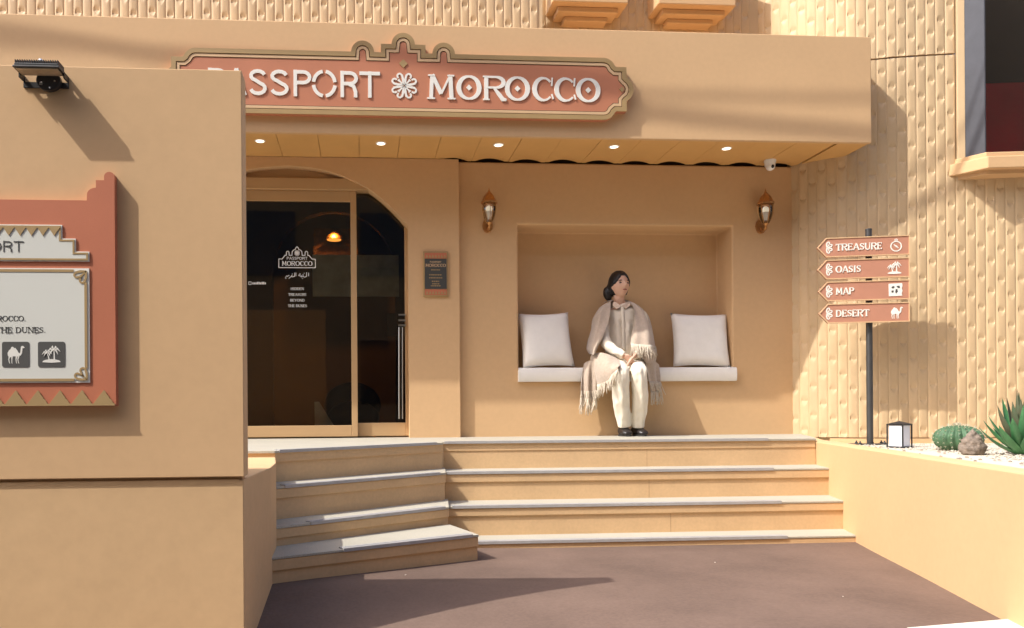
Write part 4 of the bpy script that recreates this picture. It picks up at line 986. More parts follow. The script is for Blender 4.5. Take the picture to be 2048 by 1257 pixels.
a = P(1092, 682, 6.27); pillow((a.x, 6.275, zc1 + 0.236), 0.44, 0.47, 0.066, R(-13), R(5), R(-2), 3.1, 'white linen pillow leaning at the left end of the niche bench')
a = P(1401, 682, 6.27); pillow((a.x, 6.275, zc1 + 0.233), 0.475, 0.465, 0.066, R(-12), R(-4), R(1.5), 8.4, 'white linen pillow leaning at the right end of the niche bench')

# ---- signpost
pp = P(1738, 700, 5.60); bp_ = PZ(1740, 890, GR + 0.004)
px_ = P(1740, 880, 5.60).x
sp_ = empty('signpost', (px_, 5.60, GR), 'dark metal signpost with four terracotta arrow boards by the bamboo wall', 'signpost')
zt = P(1735, 460, 5.60).z
s_ = MB(); s_.tube([(px_, 5.60, GR), (px_, 5.60, zt)], 0.0225, 16); s_.build('pole', m_post, sp_, smooth=40)
s_ = MB(); s_.lathe((px_, 5.60, zt), [(0.0235, -0.004), (0.0235, 0.004), (0.018, 0.008)], 16); s_.build('cap', m_post, sp_, smooth=40)
s_ = MB(); s_.prism([(px_-0.13, 5.53), (px_+0.14, 5.50), (px_+0.14, 5.67), (px_-0.12, 5.69)], GR - 0.01, GR + 0.008); s_.build('base_plate', m_post, sp_, bevel=0.002)
s_ = MB()
for (dx, dy) in ((-0.105, -0.04), (-0.075, 0.05), (0.08, -0.05), (0.11, 0.03), (0.055, 0.055)): s_.lathe((px_+dx, 5.60+dy, GR+0.008), [(0.012, 0), (0.012, 0.008), (0.006, 0.014), (0.005, 0.022)], 6)
s_.build('bolt', m_post, sp_)
ang = R(-12.5); ux = (math.cos(ang), math.sin(ang), 0)
ks = 5.80 / F_PX * 1.02
for k, (word, yl, yr, xl) in enumerate((('TREASURE', 497, 491, 1648), ('OASIS', 541, 535.5, 1648.5), ('MAP', 584.5, 580, 1650), ('DESERT', 628.5, 625, 1651))):
    pm = P(1736, (yl+yr)/2 - 0.5, 5.565)
    Fk = Fr((pm.x, 5.572, pm.z), ux)
    Lx, Rx, H_ = (xl - 1738)*ks*1.05, (1811.5-1738)*ks*1.02, 19.2*ks
    poly = [(Lx, 0), (Lx + 17*ks, -H_), (Rx, -H_), (Rx, H_), (Lx + 17*ks, H_)]
    ordn = ('topmost', 'second', 'third', 'lowest')[k]
    s_ = MB(); s_.fpoly(Fk, poly, 0.0, 0.016); bo = s_.build('arrow_board', m_arrow, sp_); bo['label'] = ordn + ' arrow board, pointing left, with cream lettering and a small picture'
    s_ = MB(); s_.fring(Fk, poly, offset(poly, 1.9*ks), 0.0161, 0.0205); s_.build('edge', m_gold2, bo)
    h_ = 13.2*ks; w_ = {'TREASURE': 83, 'OASIS': 45, 'MAP': 33, 'DESERT': 60}[word]*ks*1.02
    text(Fk, word, (1680.5-1738)*ks*1.04, -h_/2, h_, 0.0161, 0.0195, 'lettering', m_cream, bo, width=w_, single=True, bold=1.08)
    s_ = MB(); u0_ = (1667-1738)*ks*1.05
    for sy in (1, -1): ic_scroll(s_, Fk, u0_ - 3*ks, 0, 21*ks, 0.0161, 0.0185 + 0.0002*sy, 1, sy, sw=0.10)
    s_.build('scroll', m_cream, bo)
    s_ = MB(); ui, vi, si = (1776-1738)*ks*1.02, -12.5*ks, 25*ks
    if k == 0: ic_compass(s_, Fk, ui-1*ks, vi, si, 0.0161, 0.0185)
    elif k == 1: ic_palm(s_, Fk, ui-4*ks, vi, si, 0.0161, 0.0185)
    elif k == 2:
        s2_ = MB(); ic_map(s_, s2_, Fk, ui-2*ks, vi, si, 0.0161, 0.0185)
    else: ic_camel(s_, Fk, ui+1*ks, vi, si*0.92, 0.0161, 0.0185)
    io_ = s_.build('icon', m_cream, bo)
    if k == 2: s2_.build('icon_print', m_tile, bo)
    s_ = MB(); s_.fbox(Fk, -0.028, 0.028, -0.035, 0.035, -0.055, -0.0005); s_.build('clamp', m_post, bo)

# ---- small garden lantern, cactus, rock, agave, gravel
lc = PZ(1799, 896, GR); k_ = lc.length / F_PX * 1.0
gl_ = empty('garden_lantern', (lc.x, lc.y, GR), 'small white black framed garden lantern on the planter beside the signpost', 'lantern')
m_opal = mat('opal_lantern_panel', (0.80, 0.80, 0.84), 0.4, vary=0.02, vscale=12)
hs = 15*k_; H_ = 40*k_; Rz = Matrix.Rotation(R(24), 3, 'Z')
def turned(mb): mb.v = [tuple(Vector((lc.x, lc.y, 0)) + Rz @ (Vector((v_[0], v_[1], 0))) + Vector((0, 0, v_[2]))) for v_ in mb.v]; return mb
hs *= 0.86
for (sx, sy) in ((1, 0), (-1, 0), (0, 1), (0, -1)):
    s_ = MB(); q = hs - 0.007
    if sx: s_.box(sx*q - 0.002, sx*q + 0.002, -q+0.004, q-0.004, GR+0.012, GR+H_-0.008)
    else: s_.box(-q+0.004, q-0.004, sy*q - 0.002, sy*q + 0.002, GR+0.012, GR+H_-0.008)
    turned(s_).build('panel', m_opal, gl_)
for (sx, sy) in ((1, 1), (-1, 1), (1, -1), (-1, -1)):
    s_ = MB(); s_.box(sx*hs-0.0035, sx*hs+0.0035, sy*hs-0.0035, sy*hs+0.0035, GR, GR+H_); turned(s_).build('frame_post', m_black, gl_)
for (z0, z1) in ((GR, GR+0.012), (GR+H_-0.008, GR+H_)):
    s_ = MB(); s_.box(-hs-0.002, hs+0.002, -hs-0.002, hs+0.002, z0, z1); turned(s_).build('frame_ring', m_black, gl_)
s_ = MB(); s_.add([(-hs-.006, -hs-.006, GR+H_+.0005), (hs+.006, -hs-.006, GR+H_+.0005), (hs+.006, hs+.006, GR+H_+.0005), (-hs-.006, hs+.006, GR+H_+.0005), (0, 0, GR+H_+0.022)], [(0,1,4), (1,2,4), (2,3,4), (3,0,4), (3,2,1,0)]); turned(s_).build('roof', m_black, gl_)

cc = PZ(1931, 903, GR); k_ = (cc - Vector((0, 0, CAMZ))).length / F_PX * 0.98
cx_, cy_ = cc.x, cc.y + 0.06
m_cact = mat('cactus_skin', (0.055, 0.115, 0.055), 0.6, vary=0.3, vscale=30, bump=0.2, bscale=90)
m_spine = mat('cactus_spine', (0.55, 0.50, 0.36), 0.6, vary=0.1, vscale=40)
ca_ = empty('barrel_cactus', (cx_, cy_, GR), 'round ribbed green barrel cactus on the planter gravel', 'cactus')
nr = 20; rw, rh = 34*k_, 23.5*k_
s_ = MB(); rows = []
for j in range(15):
    ph = R(-62 + 150*j/14); r_ = []
    for i in range(nr*6+1):
        a = 2*math.pi*i/(nr*6); rib = 1 + 0.075*(abs(math.cos(a*nr/2))*2-1)
        r_.append(Vector((cx_ + rw*math.cos(ph)*rib*math.cos(a), cy_ + rw*math.cos(ph)*rib*math.sin(a), GR + rh*0.88 + rh*math.sin(ph)*(1-0.06*max(0, math.sin(ph))**8))))
    rows.append(r_)
s_.grid(rows); s_.build('body', m_cact, ca_, smooth=True)
s_ = MB()
for i in range(nr):
    a = 2*math.pi*i/nr
    for j in range(9):
        ph = R(-48 + 132*j/8 + random.uniform(-3, 3)); q = Vector((cx_ + rw*1.07*math.cos(ph)*math.cos(a), cy_ + rw*1.07*math.cos(ph)*math.sin(a), GR + rh*0.88 + rh*1.0*math.sin(ph)))
        for m_i in range(4):
            d = Vector((math.cos(a)*math.cos(ph) + random.uniform(-.7, .7), math.sin(a)*math.cos(ph) + random.uniform(-.7, .7), math.sin(ph) + random.uniform(-.7, .7))).normalized()*0.014
            s_.tube([q - d*0.3, q + d], [0.0012, 0.0004], 4)
tag(s_.build('spines', m_spine, ca_), kind='stuff')

rc = PZ(1956, 911, GR); k_ = (rc - Vector((0, 0, CAMZ))).length / F_PX
m_rock = mat('brown_lava_rock', (0.19, 0.148, 0.115), 0.9, vary=0.4, vscale=35, bump=0.9, bscale=55)
s_ = MB(); s_.ellip((0, 0, 0), (1, 1, 1), 44, 30)
nv = []
for v_ in s_.v:
    d = Vector(v_); t_ = (d.z + 1)/2
    wx = 27*k_*(1 - 0.80*t_**0.85) + 3*k_; sh = -6*k_*t_ + 4*k_*t_*t_
    p = Vector((d.x*wx + sh, d.y*wx*0.75, (t_*44 - 3)*k_))
    q = p*28
    p += d*(0.012*mnoise.noise(q) + 0.008*mnoise.noise(q*2.3) + 0.004*mnoise.noise(q*5))
    nv.append(tuple(p + Vector((rc.x, rc.y + 0.03, GR))))
s_.v = nv; tag(s_.build('rock', m_rock, smooth=60), 'rough brown lava rock leaning in front of the barrel cactus', 'rock')

ac = PZ(2046, 912, GR); k_ = (ac - Vector((0, 0, CAMZ))).length / F_PX
ag = empty('agave_plant', (ac.x, ac.y, GR), 'spiky green agave with brown tips at the right edge of the planter', 'plant')
m_agave = mat('agave_leaf', (0.05, 0.16, 0.06), 0.4, vary=0.35, vscale=12)
m_agave2 = mat('agave_dry_leaf', (0.10, 0.075, 0.045), 0.55, vary=0.45, vscale=25, col2=(0.06, 0.10, 0.05))
random.seed(5)
for i in range(34):
    a = i*2.39996; t_ = i/33.0
    el = R(20 + 62*t_ + random.uniform(-6, 6)); L = (66 + 22*t_ + random.uniform(-10, 12))*k_*(1.0 if t_ > 0.3 else 0.85); wd = (10.5 - 3.5*t_)*k_
    hd = Vector((math.cos(a), math.sin(a), 0)); sd = Vector((-hd.y, hd.x, 0)); base = Vector((ac.x, ac.y, GR + 0.01 + 0.03*t_)) + hd*0.02*(1-t_)
    rows = []; n = 10
    for j in range(n+1):
        q = j/n; e_ = el + 0.42*(q - 0.4) * (1 - t_*0.6)
        ctr = base + hd*(L*q*math.cos(e_)) + Vector((0, 0, L*q*math.sin(e_)))
        w_ = wd*(0.62 + 1.2*q - 1.82*q**2.1) if q < 1 else 0.0004
        w_ = max(w_, 0.0005); cup = 0.42*w_
        rows.append([ctr + sd*(w_*u) + Vector((-hd.x*math.sin(e_), -hd.y*math.sin(e_), math.cos(e_)))*(cup*u*u) for u in (-1, -0.5, 0, 0.5, 1)] + [ctr + sd*(w_*u) + Vector((-hd.x*math.sin(e_), -hd.y*math.sin(e_), math.cos(e_)))*(cup*u*u - 0.006*(1-q)*(1-abs(u)) - 0.0008) for u in (1, 0.5, 0, -0.5, -1)])
    for r_ in rows: r_.append(r_[0])
    s_ = MB(); s_.grid(rows); s_.build('leaf', m_agave2 if (t_ > 0.72 or (i % 7 == 3)) else m_agave, ag, smooth=50)

m_grav = mat('pale_gravel', (0.43, 0.38, 0.31), 0.85, vary=0.35, vscale=55)
random.seed(3); s_ = MB(); cnt = 0
ico = [(0,0,1)] + [(math.cos(R(a))*0.9, math.sin(R(a))*0.9, 0.3) for a in range(0, 360, 72)] + [(math.cos(R(a+36))*0.9, math.sin(R(a+36))*0.9, -0.4) for a in range(0, 360, 72)]
ifs = [(0, i, i % 5 + 1) for i in range(1, 6)] + [(i, i+5, i % 5 + 1) for i in range(1, 6)] + [(i % 5 + 1, i+5, i % 5 + 6) for i in range(1, 6)]
while cnt < 9000:
    Y_ = random.uniform(2.75, 5.55); X_ = random.uniform(2.6, 5.3)
    if X_ < plan_x(Y_) + 0.15: continue
    dens = min(1.0, max(0.0, (X_ - (3.55 + 0.12*mnoise.noise(Vector((Y_*3, 1, 1)))) + 0.30*max(0, 4.6-Y_)) / 0.35))
    if Y_ > 5.3: dens *= 0.3
    if random.random() > dens: continue
    r_ = random.uniform(0.0045, 0.011); a = random.random()*6.28; c_, s__ = math.cos(a), math.sin(a); fl_ = random.uniform(0.5, 0.8); el_ = random.uniform(0.7, 1.3)
    s_.add([(X_ + (v_[0]*c_*el_ - v_[1]*s__)*r_, Y_ + (v_[0]*s__*el_ + v_[1]*c_)*r_, GR + r_*0.4 + v_[2]*r_*fl_) for v_ in ico], ifs); cnt += 1
tag(s_.build('gravel', m_grav, fix=False), 'pale gravel scattered over the planter bed around cactus and agave', 'gravel', kind='stuff')
m_grav2 = mat('dark_gravel', (0.28, 0.22, 0.17), 0.85, vary=0.3, vscale=55); s_ = MB(); cnt = 0
while cnt < 220:
    Y_ = random.uniform(2.9, 5.3); X_ = random.uniform(3.0, 5.2)
    if X_ < plan_x(Y_) + 0.3: continue
    r_ = random.uniform(0.005, 0.012)
    s_.add([(X_ + v_[0]*r_, Y_ + v_[1]*r_, GR + r_*0.8 + v_[2]*r_*0.7) for v_ in ico], ifs); cnt += 1
tag(s_.build('gravel', m_grav2, fix=False), 'sparse dark stones among the pale planter gravel', 'gravel', kind='stuff')

# ---- overhead cables (they cast the soft bands across the canopy)
def over(px, py, t_, Y=YC):
    p = P(px, py, Y); return p + Vector((-2.5, -1.0, 3.2)) * t_
cb1 = [over(-1500, -150, 0.9), over(0, 62, 0.9), over(340, 112, 0.9), over(760, 142, 0.9), over(1210, 214, 0.9), over(1740, 268, 0.9), over(3200, 380, 0.9)]
cb2 = [over(-1500, 0, 1.15), over(500, 120, 1.15), over(1180, 182, 1.15), over(1740, 196, 1.15), over(3200, 190, 1.15)]
m_cable = mat('black_cable', (0.02, 0.02, 0.02), 0.7, vary=0.1, vscale=9)
for pts, r_, lab in ((cb1, 0.024, 'thick black overhead cable bundle whose soft shadow crosses the sign'), (cb2, 0.012, 'thin black overhead cable whose faint shadow crosses the canopy')):
    s_ = MB(); s_.tube([Vector(p) for p in spline([tuple(p) for p in pts], 6)], r_, 8); tag(s_.build('overhead_cable', m_cable, smooth=True), lab, 'cable', 'cables strung over the street')

# ---- the house across the street (unseen, added behind the camera to block low sky and warm the recess; shows in the glass)
m_opp = mat('bounce_house_render', (0.30, 0.195, 0.105), 0.8, vary=0.08, vscale=0.6)  # orange wall colour set to warm the light bounced into the recess
m_oppw = mat('dark_house_window', (0.03, 0.035, 0.04), 0.2, vary=0.1, vscale=2)
oh = empty('house', (0, -7.0, GZ - 0.4), 'added unseen house across the street reflected in the door glass', 'house')
s_ = MB(); s_.box(-22, 26, -12, -7, GZ - 0.75, 11.2); s_.build('wall', m_opp, oh)
for fx in range(12):
    for fz in range(3):
        x_ = -14.5 + fx*2.9; z_ = 0.4 + fz*3.2
        s_ = MB(); s_.box(x_, x_+1.3, -7.0, -6.97, z_, z_+1.6); s_.build('window', m_oppw, oh)
# ================================================================ THE SITTING PERSON
m_skin = mat('skin', (0.60, 0.36, 0.25), 0.5, vary=0.05, vscale=25, sss=0.08)
m_hair = mat('black_hair', (0.009, 0.007, 0.007), 0.45, vary=0.4, vscale=60, spec=0.4)
m_lip = mat('lips', (0.26, 0.075, 0.06), 0.45, vary=0.05, vscale=60)
m_brow = mat('brow_and_eye', (0.02, 0.012, 0.01), 0.5, vary=0.1, vscale=60)
m_shirt = mat('ivory_shirt', (0.74, 0.65, 0.52), 0.85, vary=0.04, vscale=16, bump=0.25, bscale=26, sheen=0.15)
m_collar = mat('embroidered_collar', (0.62, 0.48, 0.36), 0.85, vary=0.25, vscale=70)
m_trous = mat('cream_trousers', (0.78, 0.71, 0.58), 0.85, vary=0.04, vscale=12, bump=0.25, bscale=20, sheen=0.15)
m_shawl = mat('taupe_wool_shawl', (0.45, 0.355, 0.275), 0.95, vary=0.10, vscale=40, bump=0.4, bscale=160, sheen=0.4, spec=0.1)
m_fring = mat('pale_wool_fringe', (0.62, 0.53, 0.41), 0.95, vary=0.15, vscale=60, sheen=0.3)
m_shoe = mat('dark_leather_shoe', (0.022, 0.017, 0.016), 0.35, vary=0.2, vscale=30)
m_sole = mat('shoe_sole', (0.03, 0.026, 0.024), 0.7, vary=0.1, vscale=30)
Q = lambda x_, y_, Y_: P(x_, y_, Y_)
pc = Q(1248, 735, 6.2)
ps = empty('person', (pc.x, 6.12, zc1), 'woman in cream shirt and trousers with a fringed taupe shawl sitting in the niche', 'person')
# ---- body: one continuous skin
hd = Q(1238.5, 572, 6.215)
f_ = Vector((math.sin(R(11)), -math.cos(R(11)), 0.11)).normalized(); s_ax = f_.cross(Vector((0, 0, 1))).normalized(); u_ = s_ax.cross(f_).normalized()
HB = Matrix((s_ax, f_, u_)).transposed()      # local: x side (viewer right / far cheek negative), y forward, z up
def H(x_, y_, z_): return hd + HB @ Vector((x_, y_, z_))
bm_ = MB()
n1, n2 = 36, 40; vv_ = []
for i in range(n1+1):
    ph = math.pi*i/n1
    for k in range(n2):
        a = 2*math.pi*k/n2
        x_, y_, z_ = math.sin(ph)*math.cos(a), math.sin(ph)*math.sin(a), math.cos(ph)
        w_ = 0.074; l_ = 0.092; h_ = 0.108
        lowr = max(0, -z_)
        X_, Y_, Z_ = x_*w_*(1 - 0.30*lowr**1.6), y_*l_*(1 - 0.10*lowr), z_*h_
        if y_ > 0:   # face
            Y_ *= 1 - 0.05*lowr
            Y_ += 0.020*math.exp(-((X_/0.011)**2) - (((Z_+0.020)/0.020)**2))      # nose tip
            Y_ += 0.008*math.exp(-((X_/0.008)**2) - (((Z_-0.002)/0.022)**2))      # bridge
            Y_ -= 0.007*math.exp(-(((abs(X_)-0.030)/0.013)**2) - (((Z_-0.006)/0.010)**2))   # eye sockets
            Y_ += 0.006*math.exp(-(((X_)/0.018)**2) - (((Z_+0.054)/0.010)**2))    # mouth
            Y_ += 0.009*math.exp(-((X_/0.018)**2) - (((Z_+0.090)/0.014)**2))      # chin
            Y_ += 0.004*math.exp(-(((abs(X_)-0.040)/0.018)**2) - (((Z_+0.026)/0.018)**2))   # cheeks
        else:
            Y_ *= 1.02 + 0.1*max(0, z_)
            Z_ += 0.012*lowr
        vv_.append(H(X_, Y_, Z_))
bm_.add(vv_, [(i*n2+k, (i+1)*n2+k, (i+1)*n2+(k+1) % n2, i*n2+(k+1) % n2) for i in range(n1) for k in range(n2)])
for sx in (-1, 1):
    bm_.ellip(H(sx*0.068, -0.006, -0.012), (0.008, 0.016, 0.027), 10, 8, HB)
nb = Q(1240, 616, 6.25)
bm_.tube([H(0, -0.015, -0.06), H(0.0, -0.02, -0.10), Vector((nb.x, nb.y, nb.z)), Vector((nb.x, nb.y+0.01, nb.z-0.06))], [0.043, 0.043, 0.048, 0.07], 16)
def T(pts, rad, seg=14, mb=None):
    if mb is not None:      # finer rings so that the cloth folds show
        rad = [r_ if hasattr(r_, '__len__') else (r_, r_) for r_ in rad]
        q = spline([tuple(p) + tuple(r_) for p, r_ in zip(pts, rad)], 7); pts = [p[:3] for p in q]; rad = [p[3:] for p in q]; seg = 56
    (mb or bm_).tube([Q(*p) for p in pts], rad, seg, flat=(1, 0, 0))
T([(1243, 612, 6.26), (1244, 622, 6.26), (1245, 640, 6.25), (1246, 680, 6.25), (1248, 715, 6.26), (1250, 735, 6.27)], [(0.05, 0.05), (0.14, 0.07), (0.155, 0.09), (0.13, 0.085), (0.14, 0.09), (0.14, 0.08)])
LA = [(1207, 630, 6.25), (1205, 655, 6.2), (1211, 684, 6.10), (1230, 702, 6.02), (1249, 713, 5.965)]
RA = [(1279, 630, 6.25), (1285, 658, 6.21), (1286, 688, 6.13), (1279, 703, 6.04), (1268, 712, 5.97)]
for A_ in (LA, RA): T(A_, [0.045, 0.042, 0.036, 0.032, 0.022])
LLg = [(1232, 728, 6.26), (1236, 733, 6.05), (1241, 745, 5.945), (1242, 770, 5.96), (1244, 815, 6.01), (1248.5, 858, 6.06)]
RLg = [(1262, 728, 6.26), (1270, 733, 6.05), (1277, 745, 5.945), (1279, 770, 5.96), (1278, 815, 6.01), (1275.5, 858, 6.06)]
for A_ in (LLg, RLg): T(A_, [0.060, 0.052, 0.040, 0.038, 0.033, 0.028])
# hands: palm, four bent fingers of unequal length, a thumb from the side
def hand(wr, out, dn, nrm):
    out, dn, nrm = Vector(out).normalized(), Vector(dn).normalized(), Vector(nrm).normalized()
    c_ = wr + out*0.045
    rot = Matrix((out, dn, nrm)).transposed()
    bm_.ellip(c_, (0.048, 0.038, 0.016), 14, 10, rot)
    for k, L in enumerate((0.066, 0.076, 0.071, 0.056)):
        off = (-0.027 + 0.018*k)
        b0 = c_ + out*0.030 + dn*off
        p1_ = b0 + out*(L*0.42) + nrm*0.006; p2_ = p1_ + out*(L*0.22) - nrm*(L*0.24); p3_ = p2_ - out*(L*0.10) - nrm*(L*0.26)
        bm_.tube([b0, (b0+p1_)/2 + nrm*0.003, p1_, p2_, p3_], [0.0095, 0.0092, 0.0088, 0.0080, 0.0062], 8)
    t0 = c_ - out*0.012 - dn*0.030
    bm_.tube([t0, t0 + out*0.026 - dn*0.014 + nrm*0.006, t0 + out*0.050 - dn*0.010 + nrm*0.004, t0 + out*0.066 + dn*0.000], [0.0115, 0.0105, 0.0095, 0.0070], 8)
wl = Q(1247, 713, 5.965); wr_ = Q(1270, 711, 5.972)
hand(wl, (0.72, -0.10, -0.55), (0.35, 0.10, -0.85), (0.2, -0.95, 0.2))
hand(wr_ + Vector((0, -0.022, 0)), (-0.62, -0.06, -0.66), (-0.5, 0.05, -0.75), (-0.15, -0.95, 0.2))
body = bm_.build('body', m_skin, ps, smooth=True, remesh=0.0042)
# face details
def patch(x_, z_, w_, h_, d_, m, name, bend=0.0, yy=None):
    s_ = MB(); s_.ellip((0, 0, 0), (w_, d_, h_), 12, 8)
    s_.v = [tuple(H(x_ + v_[0], yy + v_[1] - 0.6*abs(v_[0])*0, z_ + v_[2] - bend*(v_[0]/w_)**2*h_)) for v_ in s_.v]
    s_.build(name, m, ps, smooth=True)
for sx in (-1, 1):
    patch(sx*0.030, 0.004, 0.0135, 0.0058, 0.008, m_brow, 'eye', 0.5, 0.0765)
    patch(sx*0.031, 0.024, 0.0175, 0.0038, 0.008, m_brow, 'eyebrow', 0.8, 0.0795)
patch(0, -0.0525, 0.020, 0.0052, 0.009, m_lip, 'lips', 0.3, 0.0838)
# hair: cap with a side-swept hairline plus a low gathered bun
hb = MB(); vv_ = []; n1, n2 = 34, 44
for i in range(n1+1):
    ph = math.pi*i/n1
    for k in range(n2):
        a = 2*math.pi*k/n2
        x_, y_, z_ = math.sin(ph)*math.cos(a), math.sin(ph)*math.sin(a), math.cos(ph)
        line = 0.56 - 0.95*max(0, abs(x_) - 0.30)**0.8 * (1 if y_ > 0 else 1)
        face = y_ > 0.02 and z_ < line
        back = y_ <= 0.02
        k_ = 1.115 + 0.035*mnoise.noise(Vector((x_*5, y_*5, z_*2)))
        if face: k_ = 0.86
        if back and z_ < -0.62: k_ = 0.9
        if back: k_ *= 1.03
        vv_.append(H(x_*0.0745*k_, y_*0.094*k_ - 0.003, z_*0.110*k_ + 0.003))
hb.add(vv_, [(i*n2+k, (i+1)*n2+k, (i+1)*n2+(k+1) % n2, i*n2+(k+1) % n2) for i in range(n1) for k in range(n2)])
bc = Q(1215.5, 588, 6.265)
hb.ellip(bc, (0.037, 0.042, 0.060), 18, 14, Matrix.Rotation(R(-10), 3, 'Y'))
hb.tube([H(0.045, -0.03, 0.02), H(0.05, -0.06, -0.02), bc], [0.035, 0.04, 0.036], 12)
hb.build('hair', m_hair, ps, smooth=True, remesh=0.005)
# shirt
sh = MB()
T([(1242, 607, 6.24), (1243, 613, 6.245), (1244, 621, 6.25), (1245, 640, 6.24), (1245, 670, 6.23), (1247, 705, 6.22), (1249, 728, 6.23)], [(0.052, 0.054), (0.075, 0.062), (0.145, 0.082), (0.165, 0.103), (0.150, 0.108), (0.150, 0.112), (0.155, 0.10)], 22, sh)
T([(1210, 628, 6.25)] + LA[1:4] + [(1248, 712, 5.972)], [0.052, 0.048, 0.044, 0.038, 0.030], 16, sh)
T([(1279, 628, 6.25)] + RA[1:4] + [(1269, 711, 5.975)], [0.056, 0.052, 0.046, 0.042, 0.034], 16, sh)
sh.v = [tuple(Vector(v_) + Vector((0, 1, 0))*(0.014*mnoise.noise(Vector((v_[0]*22, v_[2]*8, 4))) + 0.007*mnoise.noise(Vector((v_[0]*18 + v_[2]*20, v_[2]*30, 6)))) + Vector((0.5, 0, 0.5))*0.008*mnoise.noise(Vector((v_[0]*14, v_[2]*26, 9)))) for v_ in sh.v]
shirt = sh.build('shirt', m_shirt, ps, smooth=True, remesh=0.006)
for (pts) in ([(1242.5, 612.5, 6.15), (1232, 605, 6.175), (1227, 604, 6.19), (1225.5, 611, 6.165), (1233, 618.5, 6.145)], [(1244, 612.5, 6.15), (1252, 618, 6.145), (1261, 610.5, 6.165), (1259, 603, 6.19), (1254, 604.5, 6.175)]):
    q = [Q(*p) for p in pts]; s_ = MB(); n = len(q)
    s_.add([p for p in q] + [p + Vector((0, 0.012, 0)) for p in q], [list(range(n)), list(range(n, 2*n))[::-1]] + [(i, (i+1) % n, n+(i+1) % n, n+i) for i in range(n)]); s_.build('collar', m_collar, shirt)
s_ = MB(); cl = [Q(*p) for p in spline([(1244.5, 613, 6.158), (1246, 640, 6.130), (1247, 670, 6.117), (1247.5, 700, 6.106)], 6)]
s_.tube(cl, [(0.013, 0.004)]*len(cl), 8, flat=(1, 0, 0)); s_.build('placket', m_shirt, shirt, smooth=True)
# trousers
tr = MB()
T([(1233, 728, 6.26), (1236, 735, 6.06), (1240.5, 744, 5.925), (1242, 757, 5.91), (1242, 785, 5.94), (1243.5, 815, 5.985), (1247, 838, 6.02), (1248.5, 853, 6.035)], [(0.080, 0.072), 0.072, 0.065, 0.064, 0.066, 0.063, 0.056, 0.053], 20, tr)
T([(1262, 728, 6.26), (1270, 735, 6.06), (1277, 744, 5.925), (1278.5, 757, 5.91), (1280.5, 785, 5.94), (1279, 815, 5.985), (1276, 838, 6.02), (1275, 855, 6.035)], [(0.080, 0.072), 0.072, 0.063, 0.061, 0.063, 0.060, 0.054, 0.051], 20, tr)
T([(1249, 722, 6.27), (1249, 732, 6.24)], [(0.16, 0.10), (0.165, 0.11)], 20, tr)
tr.v = [tuple(Vector(v_) + Vector((0, 1, 0))*(0.016*mnoise.noise(Vector((v_[0]*30 + v_[2]*2, v_[2]*4, 7))) + 0.006*mnoise.noise(Vector((v_[0]*20, v_[2]*24, 3)))) + Vector((1, 0, 0))*0.007*mnoise.noise(Vector((v_[1]*9, v_[2]*14, 2)))) for v_ in tr.v]
tr.build('trousers', m_trous, ps, smooth=True, remesh=0.006)
# shoes
for (cx0, dx) in ((1248.5, -0.006), (1274.5, 0.006)):
    b_ = Q(cx0, 872, 6.06); sh_ = MB(); z0 = 0.004
    sh_.tube([(b_.x-dx*0.5, 6.135, 0.038), (b_.x, 6.10, 0.042), (b_.x+dx, 6.05, 0.044), (b_.x+dx*1.5, 6.00, 0.034), (b_.x+dx*2, 5.955, 0.027), (b_.x+dx*2, 5.93, 0.022)], [(0.030, 0.032), (0.040, 0.038), (0.042, 0.040), (0.046, 0.030), (0.042, 0.022), (0.022, 0.012)], 18, flat=(1, 0, 0))
    sh_.tube([(b_.x, 6.09, 0.05), (b_.x, 6.075, 0.085)], [0.036, 0.030], 14)
    sh_.v = [(v_[0], v_[1], max(v_[2], 0.010)) for v_ in sh_.v]
    so_ = sh_.build('shoe', m_shoe, ps, smooth=True, remesh=0.005)
    sl_ = MB(); sl_.prism([(b_.x + dx + r_*math.cos(R(a))*0.046*(1 - 0.12*max(0, math.sin(R(a)))), 6.035 + 0.105*math.sin(R(a))) for a in range(0, 360, 15) for r_ in (1,)], 0.0006, 0.0125); sl_.build('sole', m_sole, so_, bevel=0.003)
# shawl: one cloth draped round the shoulders, over the thigh and down both sides
def cloth(rows, ku=5, kv=5, fold=0.008, ff=9.0, seed=0.0, th=0.006):
    cols = [spline(r_, ku) for r_ in rows]
    full = [spline([c_[i] for c_ in cols], kv) for i in range(len(cols[0]))]      # [u][v]
    G = []
    nu = len(full); nv = len(full[0])
    for j in range(nv):
        r_ = []
        for i in range(nu):
            p = Q(*full[i][j]); t_ = i/(nu-1)
            a = math.sin(t_*ff + 1.5*math.sin(j*0.16 + seed) + seed)
            p = p + Vector((0, -1, 0))*(fold*a*min(1, j/6.0)) + Vector((1, 0, 0))*(fold*0.35*math.cos(t_*ff*0.9 + seed)*min(1, j/6.0))
            r_.append(p)
        G.append(r_)
    sw_.grid(G); sw_.grid([[p + Vector((0, th, 0)) for p in r_] for r_ in G][::-1])
    for c_ in (0, -1): sw_.grid([[r_[c_] for r_ in G], [r_[c_] + Vector((0, th, 0)) for r_ in G]])
    for r_ in (G[0], G[-1]): sw_.grid([r_, [p + Vector((0, th, 0)) for p in r_]])
    return G
sw_ = MB()
